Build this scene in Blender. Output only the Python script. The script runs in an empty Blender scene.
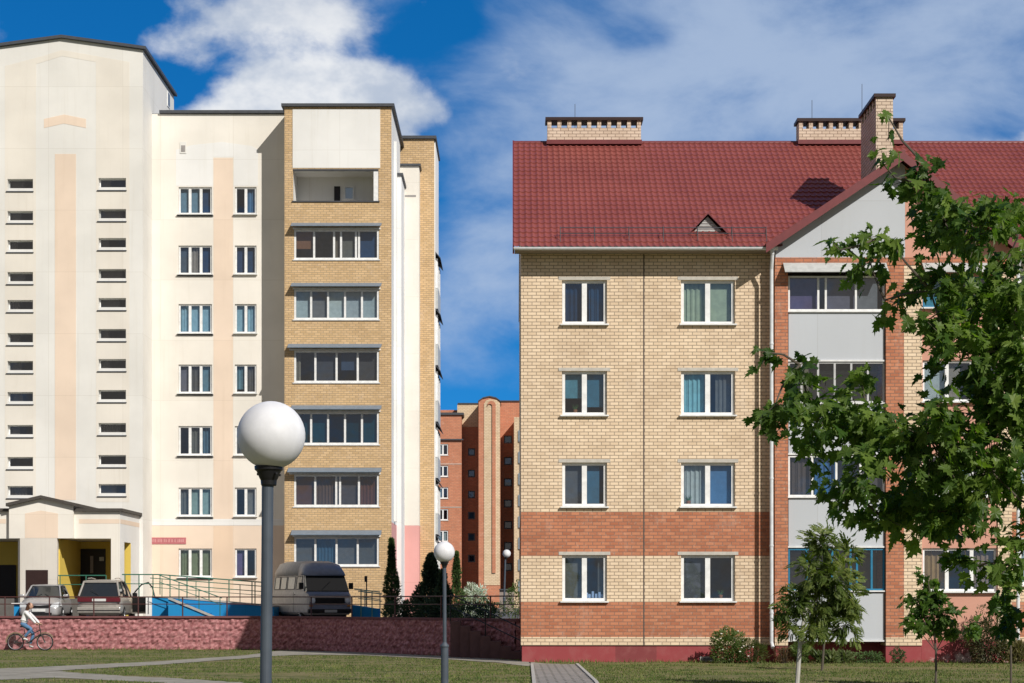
import bpy, bmesh, math, random
import numpy as np
from mathutils import Vector, Matrix
R = math.radians
C = bpy.context.scene
F = 1800.0; CX = 512.0; HZ = 602.0; EYE = 1.8

# ------------------------------------------------------------ camera
cam_d = bpy.data.cameras.new('camera'); cam = bpy.data.objects.new('camera', cam_d)
C.collection.objects.link(cam); C.camera = cam
cam_d.sensor_width = 36; cam_d.lens = F * 36 / 1024
cam_d.shift_y = (HZ - 341.5) / 1024
cam_d.clip_start = .1; cam_d.clip_end = 6000
cam.location = (0, 0, EYE); cam.rotation_euler = (R(90), 0, 0)

# ------------------------------------------------------------ sun and sky
SUN = Vector((1.0, -1.35, 1.2)).normalized()
ELEV = math.asin(SUN.z); AZ = math.atan2(SUN.x, SUN.y)
sd = bpy.data.lights.new('sun', 'SUN'); sd.energy = 4.3; sd.angle = R(.5); sd.color = (1, .955, .885)
so = bpy.data.objects.new('sun', sd); C.collection.objects.link(so)
so.rotation_euler = SUN.to_track_quat('Z', 'Y').to_euler(); so.location = (20, -30, 40)
C.view_settings.view_transform = 'Standard'; C.view_settings.look = 'None'
C.view_settings.exposure = .06; C.view_settings.gamma = 1
C.cycles.max_bounces = 8; C.cycles.transparent_max_bounces = 12
C.cycles.use_denoising = True

class NT:
    def __init__(s, nt): s.t = nt
    def n(s, typ, **kw):
        o = s.t.nodes.new(typ)
        for k, v in kw.items(): setattr(o, k, v)
        return o
    def put(s, sock, v):
        if isinstance(v, bpy.types.NodeSocket): s.t.links.new(v, sock)
        elif v is not None: sock.default_value = v
    def m(s, op, a, b=None, c=None, clamp=False):
        o = s.n('ShaderNodeMath', operation=op, use_clamp=clamp)
        s.put(o.inputs[0], a); s.put(o.inputs[1], b)
        if c is not None: s.put(o.inputs[2], c)
        return o.outputs[0]
    def vm(s, op, a, b=None):
        o = s.n('ShaderNodeVectorMath', operation=op)
        s.put(o.inputs[0], a); s.put(o.inputs[1], b)
        return o.outputs['Value'] if op in ('LENGTH', 'DOT_PRODUCT') else o.outputs[0]
    def mix(s, f, a, b, mode='MIX'):
        o = s.n('ShaderNodeMix', data_type='RGBA', blend_type=mode)
        s.put(o.inputs[0], f); s.put(o.inputs[6], a); s.put(o.inputs[7], b)
        return o.outputs[2]
    def mr(s, v, a, b, c=0., d=1., t='SMOOTHSTEP'):
        o = s.n('ShaderNodeMapRange', interpolation_type=t)
        s.put(o.inputs[0], v); o.inputs[1].default_value = a; o.inputs[2].default_value = b
        o.inputs[3].default_value = c; o.inputs[4].default_value = d
        return o.outputs[0]
    def noise(s, vec, scale, detail=4, rough=.55, dist=0.):
        o = s.n('ShaderNodeTexNoise'); s.put(o.inputs['Vector'], vec)
        o.inputs['Scale'].default_value = scale; o.inputs['Detail'].default_value = detail
        o.inputs['Roughness'].default_value = rough; o.inputs['Distortion'].default_value = dist
        return o.outputs[0]
    def mapv(s, vec, sc=(1, 1, 1), loc=(0, 0, 0)):
        o = s.n('ShaderNodeMapping'); s.put(o.inputs[0], vec)
        o.inputs[3].default_value = sc; o.inputs[1].default_value = loc
        return o.outputs[0]
    def xyz(s, vec):
        o = s.n('ShaderNodeSeparateXYZ'); s.put(o.inputs[0], vec); return o.outputs
    def comb(s, x, y, z):
        o = s.n('ShaderNodeCombineXYZ'); s.put(o.inputs[0], x); s.put(o.inputs[1], y); s.put(o.inputs[2], z)
        return o.outputs[0]

w = bpy.data.worlds.new('World'); C.world = w; w.use_nodes = True
t = NT(w.node_tree); w.node_tree.nodes.clear()
out = t.n('ShaderNodeOutputWorld'); bg = t.n('ShaderNodeBackground')
w.node_tree.links.new(bg.outputs[0], out.inputs[0]); bg.inputs[1].default_value = .1
D = t.n('ShaderNodeTexCoord').outputs['Generated']
# deep, polarised-looking blue: the sky is looked up somewhat higher than it is seen
X_, Y_, Z_ = t.xyz(D)
zz = t.m('ADD', t.m('MULTIPLY', Z_, 1.3), .22)
dv = t.comb(X_, Y_, zz)
sky = t.n('ShaderNodeTexSky', sky_type='NISHITA', sun_disc=False)
sky.sun_elevation = ELEV; sky.sun_rotation = AZ
sky.air_density = 1.0; sky.dust_density = .3; sky.ozone_density = 3.0; sky.altitude = 300
w.node_tree.links.new(t.vm('NORMALIZE', dv), sky.inputs[0])
hs = t.n('ShaderNodeHueSaturation'); hs.inputs['Saturation'].default_value = 1.38
hs.inputs['Value'].default_value = 1.28
w.node_tree.links.new(sky.outputs[0], hs.inputs['Color'])
skycol = t.mix(1., hs.outputs[0], (.50, 1.02, 1.10, 1), 'MULTIPLY')

def dirp(px, py):
    return Vector(((px - CX) / F, 1, (HZ - py) / F)).normalized()
def blob(px, py, rx, ry):
    c = dirp(px, py)
    d = t.vm('SUBTRACT', D, tuple(c))
    d = t.vm('MULTIPLY', d, (F / rx, F / rx, F / ry))
    return t.mr(t.vm('LENGTH', d), 0., 1., 1., 0.)
nc = t.mapv(D, (1, 1, 1.35), (3.1, 1.7, .4))
n1 = t.noise(nc, 15, 9, .55, .1)
n2 = t.noise(t.mapv(D, (1, 1, 2.0), (7.3, 2.2, 5.5)), 9, 9, .58, .25)
def acc(lst, base):
    s_ = base
    for (px, py, rx, ry, wt) in lst:
        s_ = t.m('ADD', s_, t.m('MULTIPLY', blob(px, py, rx, ry), wt))
    return s_
# white cumulus
cum = acc([(320, 108, 165, 72, .62), (215, 112, 100, 60, .26), (400, 100, 80, 60, .18), (300, 55, 150, 60, .22), (285, 6, 170, 50, .50), (165, 46, 62, 32, .36), (1000, 150, 150, 50, .42),
           (60, -60, 160, 50, .3)], t.m('MULTIPLY', n1, 1.15))
cum = t.mr(cum, .735, 1.0)
# thin veils
veil = acc([(850, 60, 520, 170, .42), (620, 110, 260, 150, .28), (470, 160, 120, 130, .22), (480, 290, 150, 110, .30), (960, 20, 260, 90, .22), (490, 240, 90, 50, .16), (750, 120, 200, 60, .12),
            (450, 30, 60, 60, -.12), (650, 38, 60, 24, -.16), (840, 165, 90, 26, -.12), (60, 20, 190, 120, -.35)], t.m('MULTIPLY', n2, 1.5))
veil = t.mr(veil, .70, 1.42, 0., .74)
cshade = t.noise(t.mapv(D, (1, 1, 1.5), (1.3, .2, 2.9)), 15, 5, .6)
ccol = t.mix(t.mr(cshade, .38, .62), (4.6, 5.3, 6.5, 1), (8.0, 8.2, 8.5, 1))
ccol = t.mix(t.mr(Z_, .29, .34, 0, .55), ccol, (3.9, 4.5, 5.7, 1))
# cloud bases higher up in the photo are greyer
col = t.mix(veil, skycol, (4.7, 5.7, 7.3, 1))
col = t.mix(cum, col, ccol)
# added neutral fill light: warm grey mixed into the unseen sky behind the camera
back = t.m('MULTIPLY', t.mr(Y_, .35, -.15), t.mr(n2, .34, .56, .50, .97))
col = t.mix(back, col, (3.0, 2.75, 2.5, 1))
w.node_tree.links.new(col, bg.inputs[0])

# ------------------------------------------------------------ materials
MATS = {}
def mat(name, col=None, rough=.8, spec=.3, metal=0., fn=None, bump=None):
    if name in MATS: return MATS[name]
    m = bpy.data.materials.new(name); m.use_nodes = True
    k = NT(m.node_tree); b = m.node_tree.nodes['Principled BSDF']
    b.inputs['Roughness'].default_value = rough; b.inputs['Specular IOR Level'].default_value = spec
    b.inputs['Metallic'].default_value = metal
    P = k.n('ShaderNodeNewGeometry').outputs['Position']
    if fn: c = fn(k, P, b)
    else:
        f = k.noise(P, 6, 5); c = k.mix(k.mr(f, .3, .7), tuple(x * .9 for x in col) + (1,), tuple(min(1, x * 1.08) for x in col) + (1,))
    if c is not None: k.put(b.inputs['Base Color'], c)
    MATS[name] = m
    return m
def bumpn(k, b, h, strength=.5, dist=.01):
    o = k.n('ShaderNodeBump'); o.inputs['Strength'].default_value = strength; o.inputs['Distance'].default_value = dist
    k.put(o.inputs['Height'], h); k.put(b.inputs['Normal'], o.outputs[0])
def c4(c, s=1.): return tuple(min(1, x * s) for x in c[:3]) + (1,)

def plaster(name, c, var=.06, streak=.26, rough=.9):
    def fn(k, P, b):
        x, y, z = k.xyz(P); u = k.m('ADD', x, y)
        big = k.noise(k.comb(u, 0., z), .35, 4)
        st = k.noise(k.comb(k.m('MULTIPLY', u, 2.2), 0., k.m('MULTIPLY', z, .12)), 1.6, 6, .65)
        fine = k.noise(P, 60, 3)
        c1 = k.mix(k.mr(big, .3, .7), c4(c, 1 - var), c4(c, 1 + var))
        pj = k.n('ShaderNodeTexBrick'); k.put(pj.inputs['Vector'], k.comb(u, z, 0.)); pj.offset = 0; pj.inputs['Scale'].default_value = 1
        pj.inputs['Brick Width'].default_value = 3.3; pj.inputs['Row Height'].default_value = 2.745; pj.inputs['Mortar Size'].default_value = .012
        pj.inputs['Color1'].default_value = (.955, .95, .94, 1); pj.inputs['Color2'].default_value = (1, 1, 1, 1); pj.inputs['Mortar'].default_value = (.88, .87, .85, 1)
        c1 = k.mix(1., c1, pj.outputs[0], 'MULTIPLY')
        c2 = k.mix(k.m('MULTIPLY', k.mr(st, .5, .8), streak), c1, c4((c[0] * .72, c[1] * .68, c[2] * .6)))
        bumpn(k, b, fine, .25, .006)
        return c2
    return mat(name, rough=rough, spec=.15, fn=fn)

def bricknode(k, P, c1, c2, mortar, bw=.26, bh=.1, ms=.012):
    x, y, z = k.xyz(P)
    o = k.n('ShaderNodeTexBrick'); k.put(o.inputs['Vector'], k.comb(k.m('ADD', x, y), z, 0.))
    o.inputs['Scale'].default_value = 1; o.inputs['Brick Width'].default_value = bw; o.inputs['Row Height'].default_value = bh
    o.inputs['Mortar Size'].default_value = ms; o.inputs['Mortar Smooth'].default_value = .2; o.inputs['Bias'].default_value = 0
    o.inputs['Color1'].default_value = c4(c1); o.inputs['Color2'].default_value = c4(c2); o.inputs['Mortar'].default_value = c4(mortar)
    return o
YB = ((.84, .665, .475), (.71, .545, .375), (.33, .26, .19))
RB = ((.57, .235, .130), (.41, .150, .082), (.27, .15, .11))
def brick(name, A, bands=None, B=None, bw=.26, bh=.1, ms=.012, var=.2):
    def fn(k, P, b):
        o = bricknode(k, P, *A, bw, bh, ms); c = o.outputs[0]; fac = o.outputs['Fac']
        if bands:
            o2 = bricknode(k, P, *B, bw, bh, ms); z = k.xyz(P)[2]
            for (z0, z1) in bands:
                msk = k.m('MULTIPLY', k.m('GREATER_THAN', z, z0), k.m('LESS_THAN', z, z1))
                c = k.mix(msk, c, o2.outputs[0])
        big = k.noise(P, .8, 5, .6)
        c = k.mix(k.m('MULTIPLY', k.mr(big, .35, .75), var), c, (.22, .13, .08, 1))
        e = k.noise(P, 9, 2)
        c = k.mix(k.mr(e, .55, .8, 0, .22), c, (.75, .62, .5, 1))
        ef = k.noise(k.mapv(P, (1, 1, .6)), 1.7, 7, .7); c = k.mix(k.mr(ef, .54, .74, 0, .17), c, (.78, .68, .58, 1))
        bumpn(k, b, k.m('SUBTRACT', 1., fac), .6, .008)
        return c
    return mat(name, rough=.88, spec=.15, fn=fn)
M_yr = brick('banded_brick', YB, [(3.18, 4.5), (.75, 1.8)], RB)
M_yel = brick('yellow_brick', YB)
M_red = brick('red_brick', RB)
M_redb = brick('red_brick_with_base_course', RB, [(0, .75)], YB)
M_ochre = brick('ochre_brick', ((.70, .49, .27), (.56, .385, .20), (.38, .28, .18)), ms=.012, var=.15)
M_chim = brick('pale_chimney_brick', ((.72, .58, .46), (.6, .47, .36), (.3, .22, .17)))
M_farred = brick('far_red_brick', ((.60, .25, .145), (.52, .20, .115), (.36, .2, .14)), bw=.5, bh=.2, ms=.02)
M_fary = brick('far_yellow_brick', ((.74, .58, .40), (.68, .52, .34), (.4, .3, .2)), bw=.5, bh=.2, ms=.02)
M_cream = plaster('cream_plaster', (.80, .76, .69))
M_white = plaster('white_plaster', (.79, .785, .765), streak=.3)
M_strip = plaster('beige_plaster', (.765, .72, .645), streak=.25)
M_greyw = plaster('pale_grey_plaster', (.755, .74, .70), streak=.25)
M_peach = plaster('peach_plaster', (.76, .585, .44))
M_peach2 = plaster('light_peach_plaster', (.79, .645, .52))
M_pinkp = plaster('pink_plaster', (.70, .36, .335))
M_pinkw = plaster('salmon_plaster', (.62, .33, .25))
M_yellow = plaster('yellow_plaster', (.74, .55, .12))
M_greypanel = plaster('grey_panel', (.50, .525, .56), var=.03, streak=.15, rough=.6)
M_shade = plaster('shade_side_plaster', (.62, .55, .46))  # darker tan puts shade into the colour of the left side wall
def plf(k, P, b):
    x, y, z = k.xyz(P)
    f = k.m('LESS_THAN', k.m('FRACT', k.m('MULTIPLY', k.m('ADD', x, y), .21)), .26)
    n = k.noise(P, 3, 5)
    c = k.mix(f, (.30, .060, .065, 1), (.215, .052, .055, 1))
    c = k.mix(k.mr(n, .4, .75, 0, .3), c, (.36, .15, .14, 1))
    worn = k.m('MULTIPLY', k.mr(k.noise(P, 2.2, 8, .7), .48, .62), k.mr(z, .5, .05))
    return k.mix(k.m('MULTIPLY', worn, k.mr(x, 12, 13)), c, (.62, .5, .46, 1))
M_plinth = mat('crimson_plinth', rough=.8, spec=.2, fn=plf)
def rooff(k, P, b):
    x, y, z = k.xyz(P); n = k.noise(P, .7, 6, .6); s_ = k.noise(k.comb(k.m('FLOOR', k.m('DIVIDE', x, 1.14)), 0., 0.), 3.7, 0); f = k.noise(k.comb(k.m('MULTIPLY', x, 3.), 0., k.m('MULTIPLY', z, .5)), 2, 5)
    c = k.mix(k.mr(n, .3, .7), (.205, .047, .040, 1), (.255, .064, .052, 1)); c = k.mix(k.mr(s_, .4, .6, 0, .25), c, (.25, .07, .06, 1))
    return k.mix(k.mr(f, .55, .8, 0, .3), c, (.13, .05, .045, 1))
M_roof = mat('red_metal_tile', rough=.5, spec=.5, fn=rooff)
M_trim = mat('dark_red_metal', (.16, .028, .03), rough=.45, spec=.5)
M_gutter = mat('white_gutter', (.66, .68, .70), rough=.35, spec=.5)
M_dark = mat('dark_metal_trim', (.07, .075, .085), rough=.5)
M_canopy = mat('blue_grey_sheet', (.16, .21, .27), rough=.4, spec=.5)
M_canl = mat('pale_grey_sheet', (.46, .47, .46), rough=.5)
M_pvc = mat('white_pvc', (.80, .80, .79), rough=.35, spec=.5)
M_cyanf = mat('blue_painted_frame', (.03, .19, .33), rough=.4)
M_tanf = mat('tan_frame', (.45, .38, .28), rough=.5)
M_sill = mat('sill_metal', (.74, .74, .73), rough=.4)
M_lint = mat('concrete_lintel', (.50, .47, .42), rough=.9)
M_int = mat('interior_wall', (.42, .38, .33), rough=.9)
M_slab = mat('floor_concrete', (.3, .28, .26), rough=.9)
M_brown = mat('brown_steel_door', (.035, .018, .016), rough=.45)
M_door = mat('dark_steel_door', (.02, .016, .016), rough=.4)
M_rail = mat('maroon_rail', (.075, .025, .022), rough=.45, spec=.5)
M_green = mat('green_rail', (.03, .15, .10), rough=.45, spec=.5)
M_blue = plaster('blue_paint', (.02, .25, .54), streak=.12, rough=.6)
M_conc = mat('concrete', (.42, .40, .37), rough=.9)
M_lampm = mat('grey_lamp_paint', (.065, .08, .10), rough=.5, spec=.4)
M_black = mat('black_plastic', (.012, .012, .013), rough=.4)
M_globe = mat('opal_globe', (.70, .70, .72), rough=.6, spec=.3)
M_bark = mat('grey_bark', (.10, .085, .065), rough=.95)
M_birch = mat('pale_bark', (.44, .42, .38), rough=.9)
M_vent = mat('vent_grille', (.3, .28, .27), rough=.7)
M_hole = mat('vent_dark', (.10, .06, .05), rough=.9)
def glass(name, r0=.10, tint=(.80, .86, .88, 1)):
    m = bpy.data.materials.new(name); m.use_nodes = True; m.node_tree.nodes.clear(); k = NT(m.node_tree)
    o = k.n('ShaderNodeOutputMaterial'); mx = k.n('ShaderNodeMixShader'); tr = k.n('ShaderNodeBsdfTransparent'); gl = k.n('ShaderNodeBsdfGlossy')
    tr.inputs[0].default_value = tint; gl.inputs['Roughness'].default_value = .03; gl.inputs[0].default_value = (1, 1, 1, 1)
    lw = k.n('ShaderNodeLayerWeight'); lw.inputs[0].default_value = .5
    P = k.n('ShaderNodeNewGeometry').outputs['Position']
    bp = k.n('ShaderNodeBump'); bp.inputs['Strength'].default_value = .12; bp.inputs['Distance'].default_value = .02
    k.put(bp.inputs['Height'], k.noise(P, 1.7, 1)); k.put(gl.inputs['Normal'], bp.outputs[0])
    k.put(mx.inputs[0], k.m('ADD', k.m('MULTIPLY', k.m('POWER', lw.outputs['Facing'], 4.), .8), r0, clamp=True))
    L = m.node_tree.links; L.new(tr.outputs[0], mx.inputs[1]); L.new(gl.outputs[0], mx.inputs[2]); L.new(mx.outputs[0], o.inputs[0])
    return m
M_glass = glass('window_glass', .125)
M_tealglass = glass('teal_tinted_glass', .12, (.16, .42, .50, 1))
M_carglass = mat('car_glass', (.015, .018, .02), rough=.06, spec=.8)
def leafm(name, ca, cb, trans=.35, rough=.45):
    m = bpy.data.materials.new(name); m.use_nodes = True; k = NT(m.node_tree); b = m.node_tree.nodes['Principled BSDF']
    g = k.n('ShaderNodeNewGeometry'); rnd = g.outputs['Random Per Island']
    c = k.mix(rnd, c4(ca), c4(cb)); c = k.mix(k.mr(k.noise(g.outputs['Position'], 1.5, 3), .35, .7), c, c4(ca, .75))
    k.put(b.inputs['Base Color'], c); b.inputs['Roughness'].default_value = rough; b.inputs['Specular IOR Level'].default_value = .25
    o = m.node_tree.nodes['Material Output']; mx = k.n('ShaderNodeMixShader'); tl = k.n('ShaderNodeBsdfTranslucent')
    k.put(tl.inputs[0], k.mix(1., c, (1.6, 1.9, .6, 1), 'MULTIPLY')); mx.inputs[0].default_value = trans
    L = m.node_tree.links; L.new(b.outputs[0], mx.inputs[1]); L.new(tl.outputs[0], mx.inputs[2]); L.new(mx.outputs[0], o.inputs[0])
    return m
CUR = {}
def curtain_mat(col):
    col = tuple(x * .85 for x in col); key = 'curtain_%d_%d_%d' % tuple(int(c * 100) for c in col)
    return mat(key, col, rough=.9, spec=.05)

# ------------------------------------------------------------ mesh helpers
def X(px, Y): return (px - CX) * Y / F
def Z(py, Y): return EYE + (HZ - py) * Y / F
def P3(px, py, Y): return Vector((X(px, Y), Y, Z(py, Y)))
class Root:
    pass
def thing(name, label, cat, loc=(0, 0, 0), rz=0., group=None, local=False):
    o = bpy.data.objects.new(name, None); C.collection.objects.link(o)
    o.empty_display_size = .3; o.location = loc; o.rotation_euler = (0, 0, rz)
    o['label'] = label; o['category'] = cat
    if group: o['group'] = group
    OFF[o.name] = (0, 0, 0) if local else tuple(loc)
    return o
OFF = {}
def root_off(o):
    while o is not None:
        if o.name in OFF: return OFF[o.name]
        o = o.parent
    return (0, 0, 0)
class MB:
    def __init__(s): s.v = []; s.f = []
    def add(s, vs, fs):
        n = len(s.v); s.v += [tuple(v) for v in vs]; s.f += [tuple(i + n for i in f) for f in fs]; return s
    def quad(s, *p): return s.add(p, [tuple(range(len(p)))])
    def box(s, x0, x1, y0, y1, z0, z1):
        return s.add([(x0, y0, z0), (x1, y0, z0), (x1, y1, z0), (x0, y1, z0), (x0, y0, z1), (x1, y0, z1), (x1, y1, z1), (x0, y1, z1)],
                     [(0, 3, 2, 1), (4, 5, 6, 7), (0, 1, 5, 4), (1, 2, 6, 5), (2, 3, 7, 6), (3, 0, 4, 7)])
    def tube(s, p, q, r, r2=None, n=8, cap=True):
        p = Vector(p); q = Vector(q); r2 = r if r2 is None else r2
        d = (q - p)
        if d.length < 1e-6: return s
        d.normalize(); a = d.orthogonal().normalized(); b = d.cross(a)
        vs = [p + (a * math.cos(6.28318 * i / n) + b * math.sin(6.28318 * i / n)) * r for i in range(n)] + \
             [q + (a * math.cos(6.28318 * i / n) + b * math.sin(6.28318 * i / n)) * r2 for i in range(n)]
        fs = [(i, (i + 1) % n, n + (i + 1) % n, n + i) for i in range(n)]
        if cap: fs += [tuple(range(n - 1, -1, -1)), tuple(range(n, 2 * n))]
        return s.add(vs, fs)
    def poly(s, pts, r, n=6):
        for a, b in zip(pts[:-1], pts[1:]):
            ra = r[0] if isinstance(r, (tuple, list)) else r
            s.tube(a, b, ra, ra, n)
        return s
    def lathe(s, prof, n=24, c=(0, 0, 0)):
        vs = []
        for (r, z) in prof:
            for i in range(n): vs.append((c[0] + r * math.cos(6.28318 * i / n), c[1] + r * math.sin(6.28318 * i / n), c[2] + z))
        fs = [(j * n + i, j * n + (i + 1) % n, (j + 1) * n + (i + 1) % n, (j + 1) * n + i) for j in range(len(prof) - 1) for i in range(n)]
        fs += [tuple(range(n - 1, -1, -1)), tuple(range((len(prof) - 1) * n, len(prof) * n))]
        return s.add(vs, fs)
    def torus(s, c, R0, r, axis='y', n=28, m=8, a0=0, a1=360):
        vs = []; full = abs(a1 - a0) >= 360; N = n if full else n + 1
        for i in range(N):
            a = R(a0 + (a1 - a0) * i / n)
            for j in range(m):
                b = 6.28318 * j / m; rr = R0 + r * math.cos(b); h = r * math.sin(b)
                vs.append((c[0] + rr * math.cos(a), c[1] + h, c[2] + rr * math.sin(a)) if axis == 'y' else (c[0] + rr * math.cos(a), c[1] + rr * math.sin(a), c[2] + h))
        fs = [(i * m + j, i * m + (j + 1) % m, ((i + 1) % N) * m + (j + 1) % m, ((i + 1) % N) * m + j) for i in range(n) for j in range(m)]
        return s.add(vs, fs)
    def prism(s, pts, y0, y1):
        """outline in (x, z) given thickness along y"""
        n = len(pts)
        vs = [(x, y0, z) for x, z in pts] + [(x, y1, z) for x, z in pts]
        return s.add(vs, [tuple(range(n)), tuple(range(2 * n - 1, n - 1, -1))] + [(i, n + i, n + (i + 1) % n, (i + 1) % n) for i in range(n)])
    def xprism(s, pts, x0, x1):
        n = len(pts)
        vs = [(x0, y, z) for y, z in pts] + [(x1, y, z) for y, z in pts]
        return s.add(vs, [tuple(range(n)), tuple(range(2 * n - 1, n - 1, -1))] + [(i, n + i, n + (i + 1) % n, (i + 1) % n) for i in range(n)])
    def wall(s, x0, x1, z0, z1, y, holes=(), d=.16):
        """front wall in the plane y with openings (x0,x1,z0,z1) and reveals going in by d"""
        xs = sorted({x0, x1, *[h[0] for h in holes], *[h[1] for h in holes]}); zs = sorted({z0, z1, *[h[2] for h in holes], *[h[3] for h in holes]})
        xs = [x for x in xs if x0 <= x <= x1]; zs = [z for z in zs if z0 <= z <= z1]
        for a, b in zip(xs[:-1], xs[1:]):
            for c, e in zip(zs[:-1], zs[1:]):
                mx, mz = (a + b) / 2, (c + e) / 2
                if any(h[0] < mx < h[1] and h[2] < mz < h[3] for h in holes): continue
                s.quad((a, y, c), (b, y, c), (b, y, e), (a, y, e))
        for (a, b, c, e) in [h for h in holes if h[0] >= x0 - 1e-6 and h[1] <= x1 + 1e-6 and h[2] >= z0 - 1e-6 and h[3] <= z1 + 1e-6]:
            s.quad((a, y, c), (a, y, e), (a, y + d, e), (a, y + d, c)); s.quad((b, y, c), (b, y + d, c), (b, y + d, e), (b, y, e))
            s.quad((a, y, c), (a, y + d, c), (b, y + d, c), (b, y, c)); s.quad((a, y, e), (b, y, e), (b, y + d, e), (a, y + d, e))
        return s
    def build(s, name, material, parent=None, smooth=False, label=None):
        me = bpy.data.meshes.new(name); ox, oy, oz = root_off(parent)
        idx = {}; vv = []; mp_ = []
        for x, y, z in s.v:
            key = (round(x, 4), round(y, 4), round(z, 4))
            if key not in idx: idx[key] = len(vv); vv.append((x - ox, y - oy, z - oz))
            mp_.append(idx[key])
        ff = [tuple(mp_[i] for i in f) for f in s.f]
        me.from_pydata(vv, [], [f for f in ff if len(set(f)) == len(f)]); me.materials.append(material)
        if smooth: me.polygons.foreach_set('use_smooth', [True] * len(me.polygons))
        o = bpy.data.objects.new(name, me); C.collection.objects.link(o)
        if parent is not None: o.parent = parent
        if label: o['label'] = label
        return o
def tag(o, label, cat, group=None):
    o['label'] = label; o['category'] = cat
    if group: o['group'] = group
    return o
def kind(o, k, label=None, cat=None):
    o['kind'] = k
    if label: o['label'] = label
    if cat: o['category'] = cat
    return o
def bevel(o, w_=.01, seg=2):
    m = o.modifiers.new('bevel', 'BEVEL'); m.width = w_; m.segments = seg; m.limit_method = 'ANGLE'; m.angle_limit = R(40)
    return o

NAVY = (.03, .07, .15); SHEER = (.46, .50, .50); GREEN = (.40, .46, .33); CYAN = (.24, .50, .58); GREY = (.14, .13, .125); PURPLE = (.16, .12, .26); SLATE = (.10, .13, .17)
def curtain_mesh(mb, x0, x1, z0, z1, y, pleat=True):
    n = max(6, int((x1 - x0) / .03)) if pleat else 1
    ph = random.random() * 6
    pts = []
    for i in range(n + 1):
        x = x0 + (x1 - x0) * i / n
        pts.append((x, y + (.02 * math.sin(i * 1.3 + ph) + .008 * math.sin(i * 2.9) if pleat else 0)))
    k = len(mb.v)
    for (x, yy) in pts: mb.v += [(x, yy, z0), (x, yy, z1)]
    for i in range(n): mb.f.append((k + 2 * i, k + 2 * i + 2, k + 2 * i + 3, k + 2 * i + 1))
def glazing(parent, x0, x1, z0, z1, y, splits, curtains=(), name='window', fr=.06, mu=.055, fm=None, glass_m=None, sill=True, sash=True, dep=.07, sillout=.10, lab=None, sm=None):
    """splits: relative widths of the panes; curtains: per pane None or (colour, from, to, drop)"""
    fm = fm or M_pvc; m = MB(); tot = sum(splits)
    m.box(x0, x1, y, y + dep, z1 - fr, z1); m.box(x0, x1, y, y + dep, z0, z0 + fr)
    m.box(x0, x0 + fr, y + .001, y + dep, z0 + fr, z1 - fr); m.box(x1 - fr, x1, y + .001, y + dep, z0 + fr, z1 - fr)
    xs = [x0]
    for s_ in splits: xs.append(xs[-1] + (x1 - x0) * s_ / tot)
    for x in xs[1:-1]: m.box(x - mu, x + mu, y + .001, y + dep, z0 + fr, z1 - fr)
    wdw = m.build(name, fm, parent, label=lab)
    g = MB()
    for i in range(len(splits)):
        a = xs[i] + (fr if i == 0 else mu); b = xs[i + 1] - (fr if i == len(splits) - 1 else mu)
        g.quad((a, y + dep * .6, z0 + fr), (b, y + dep * .6, z0 + fr), (b, y + dep * .6, z1 - fr), (a, y + dep * .6, z1 - fr))
    g.build('pane', glass_m or M_glass, wdw)
    cc = {}
    for i, c in enumerate(curtains):
        if c is None or i >= len(splits): continue
        if isinstance(c[0], (int, float)): c = (c, 0, 1, 1)
        col, f0, f1, dr = c
        a, b = xs[i], xs[i + 1]
        mb = cc.setdefault(col, MB())
        curtain_mesh(mb, a + (b - a) * f0 + .01, a + (b - a) * f1 - .01, z1 - (z1 - z0) * dr, z1 - .01, y + dep + .10, random.random() < .4)
    for col, mb in cc.items(): mb.build('curtain', curtain_mat(col), wdw)
    if sill:
        MB().box(x0 - .06, x1 + .06, y - sillout - .1, y + .01, z0 - .045, z0 - .002).build('sill', sm or M_sill, wdw)
    return wdw
random.seed(4)
from mathutils import noise as nz_
# ------------------------------------------------------------ ground, terrace, paths
def grassfn(k, P, b):
    n = k.noise(k.mapv(P, (.5, 1.3, 1)), .55, 7, .68); n2 = k.noise(k.mapv(P, (1, 2.2, 1)), 1.6, 7, .72); n3 = k.noise(P, 28, 3, .7)
    c = k.mix(k.mr(n, .42, .56), (.075, .115, .028, 1), (.20, .185, .075, 1))
    c = k.mix(k.mr(n2, .44, .56, 0, .9), c, (.30, .25, .135, 1))
    c = k.mix(k.mr(n3, .35, .7, 0, .45), c, (.045, .060, .018, 1))
    bumpn(k, b, n3, .8, .05)
    return c
M_grass = mat('dry_grass', rough=.95, spec=.1, fn=grassfn)
def asph(k, P, b):
    return k.mix(k.mr(k.noise(P, 3, 6, .6), .3, .7), (.10, .095, .09, 1), (.15, .14, .13, 1))
M_asph = mat('asphalt', rough=.9, fn=asph)
def pathf(k, P, b):
    n = k.noise(P, 1.6, 7, .65); n2 = k.noise(P, 22, 3)
    c = k.mix(k.mr(n, .35, .7), (.25, .235, .20, 1), (.36, .335, .29, 1))
    bumpn(k, b, n2, .4, .02)
    return k.mix(k.mr(n2, .5, .8, 0, .4), c, (.17, .16, .12, 1))
M_path = mat('trodden_path', rough=.95, spec=.1, fn=pathf)
def pavef(k, P, b):
    o = k.n('ShaderNodeTexBrick'); k.put(o.inputs['Vector'], P); o.inputs['Scale'].default_value = 1
    o.inputs['Brick Width'].default_value = .4; o.inputs['Row Height'].default_value = .4; o.inputs['Mortar Size'].default_value = .03
    o.inputs['Color1'].default_value = (.30, .27, .25, 1); o.inputs['Color2'].default_value = (.24, .22, .205, 1); o.inputs['Mortar'].default_value = (.12, .115, .10, 1)
    return o.outputs[0]
M_pave = mat('grey_pavers', rough=.9, fn=pavef)
def G(px, py, z=0.):
    Y = (EYE - z) * F / (py - HZ); return (X(px, Y), Y, z)
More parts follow.
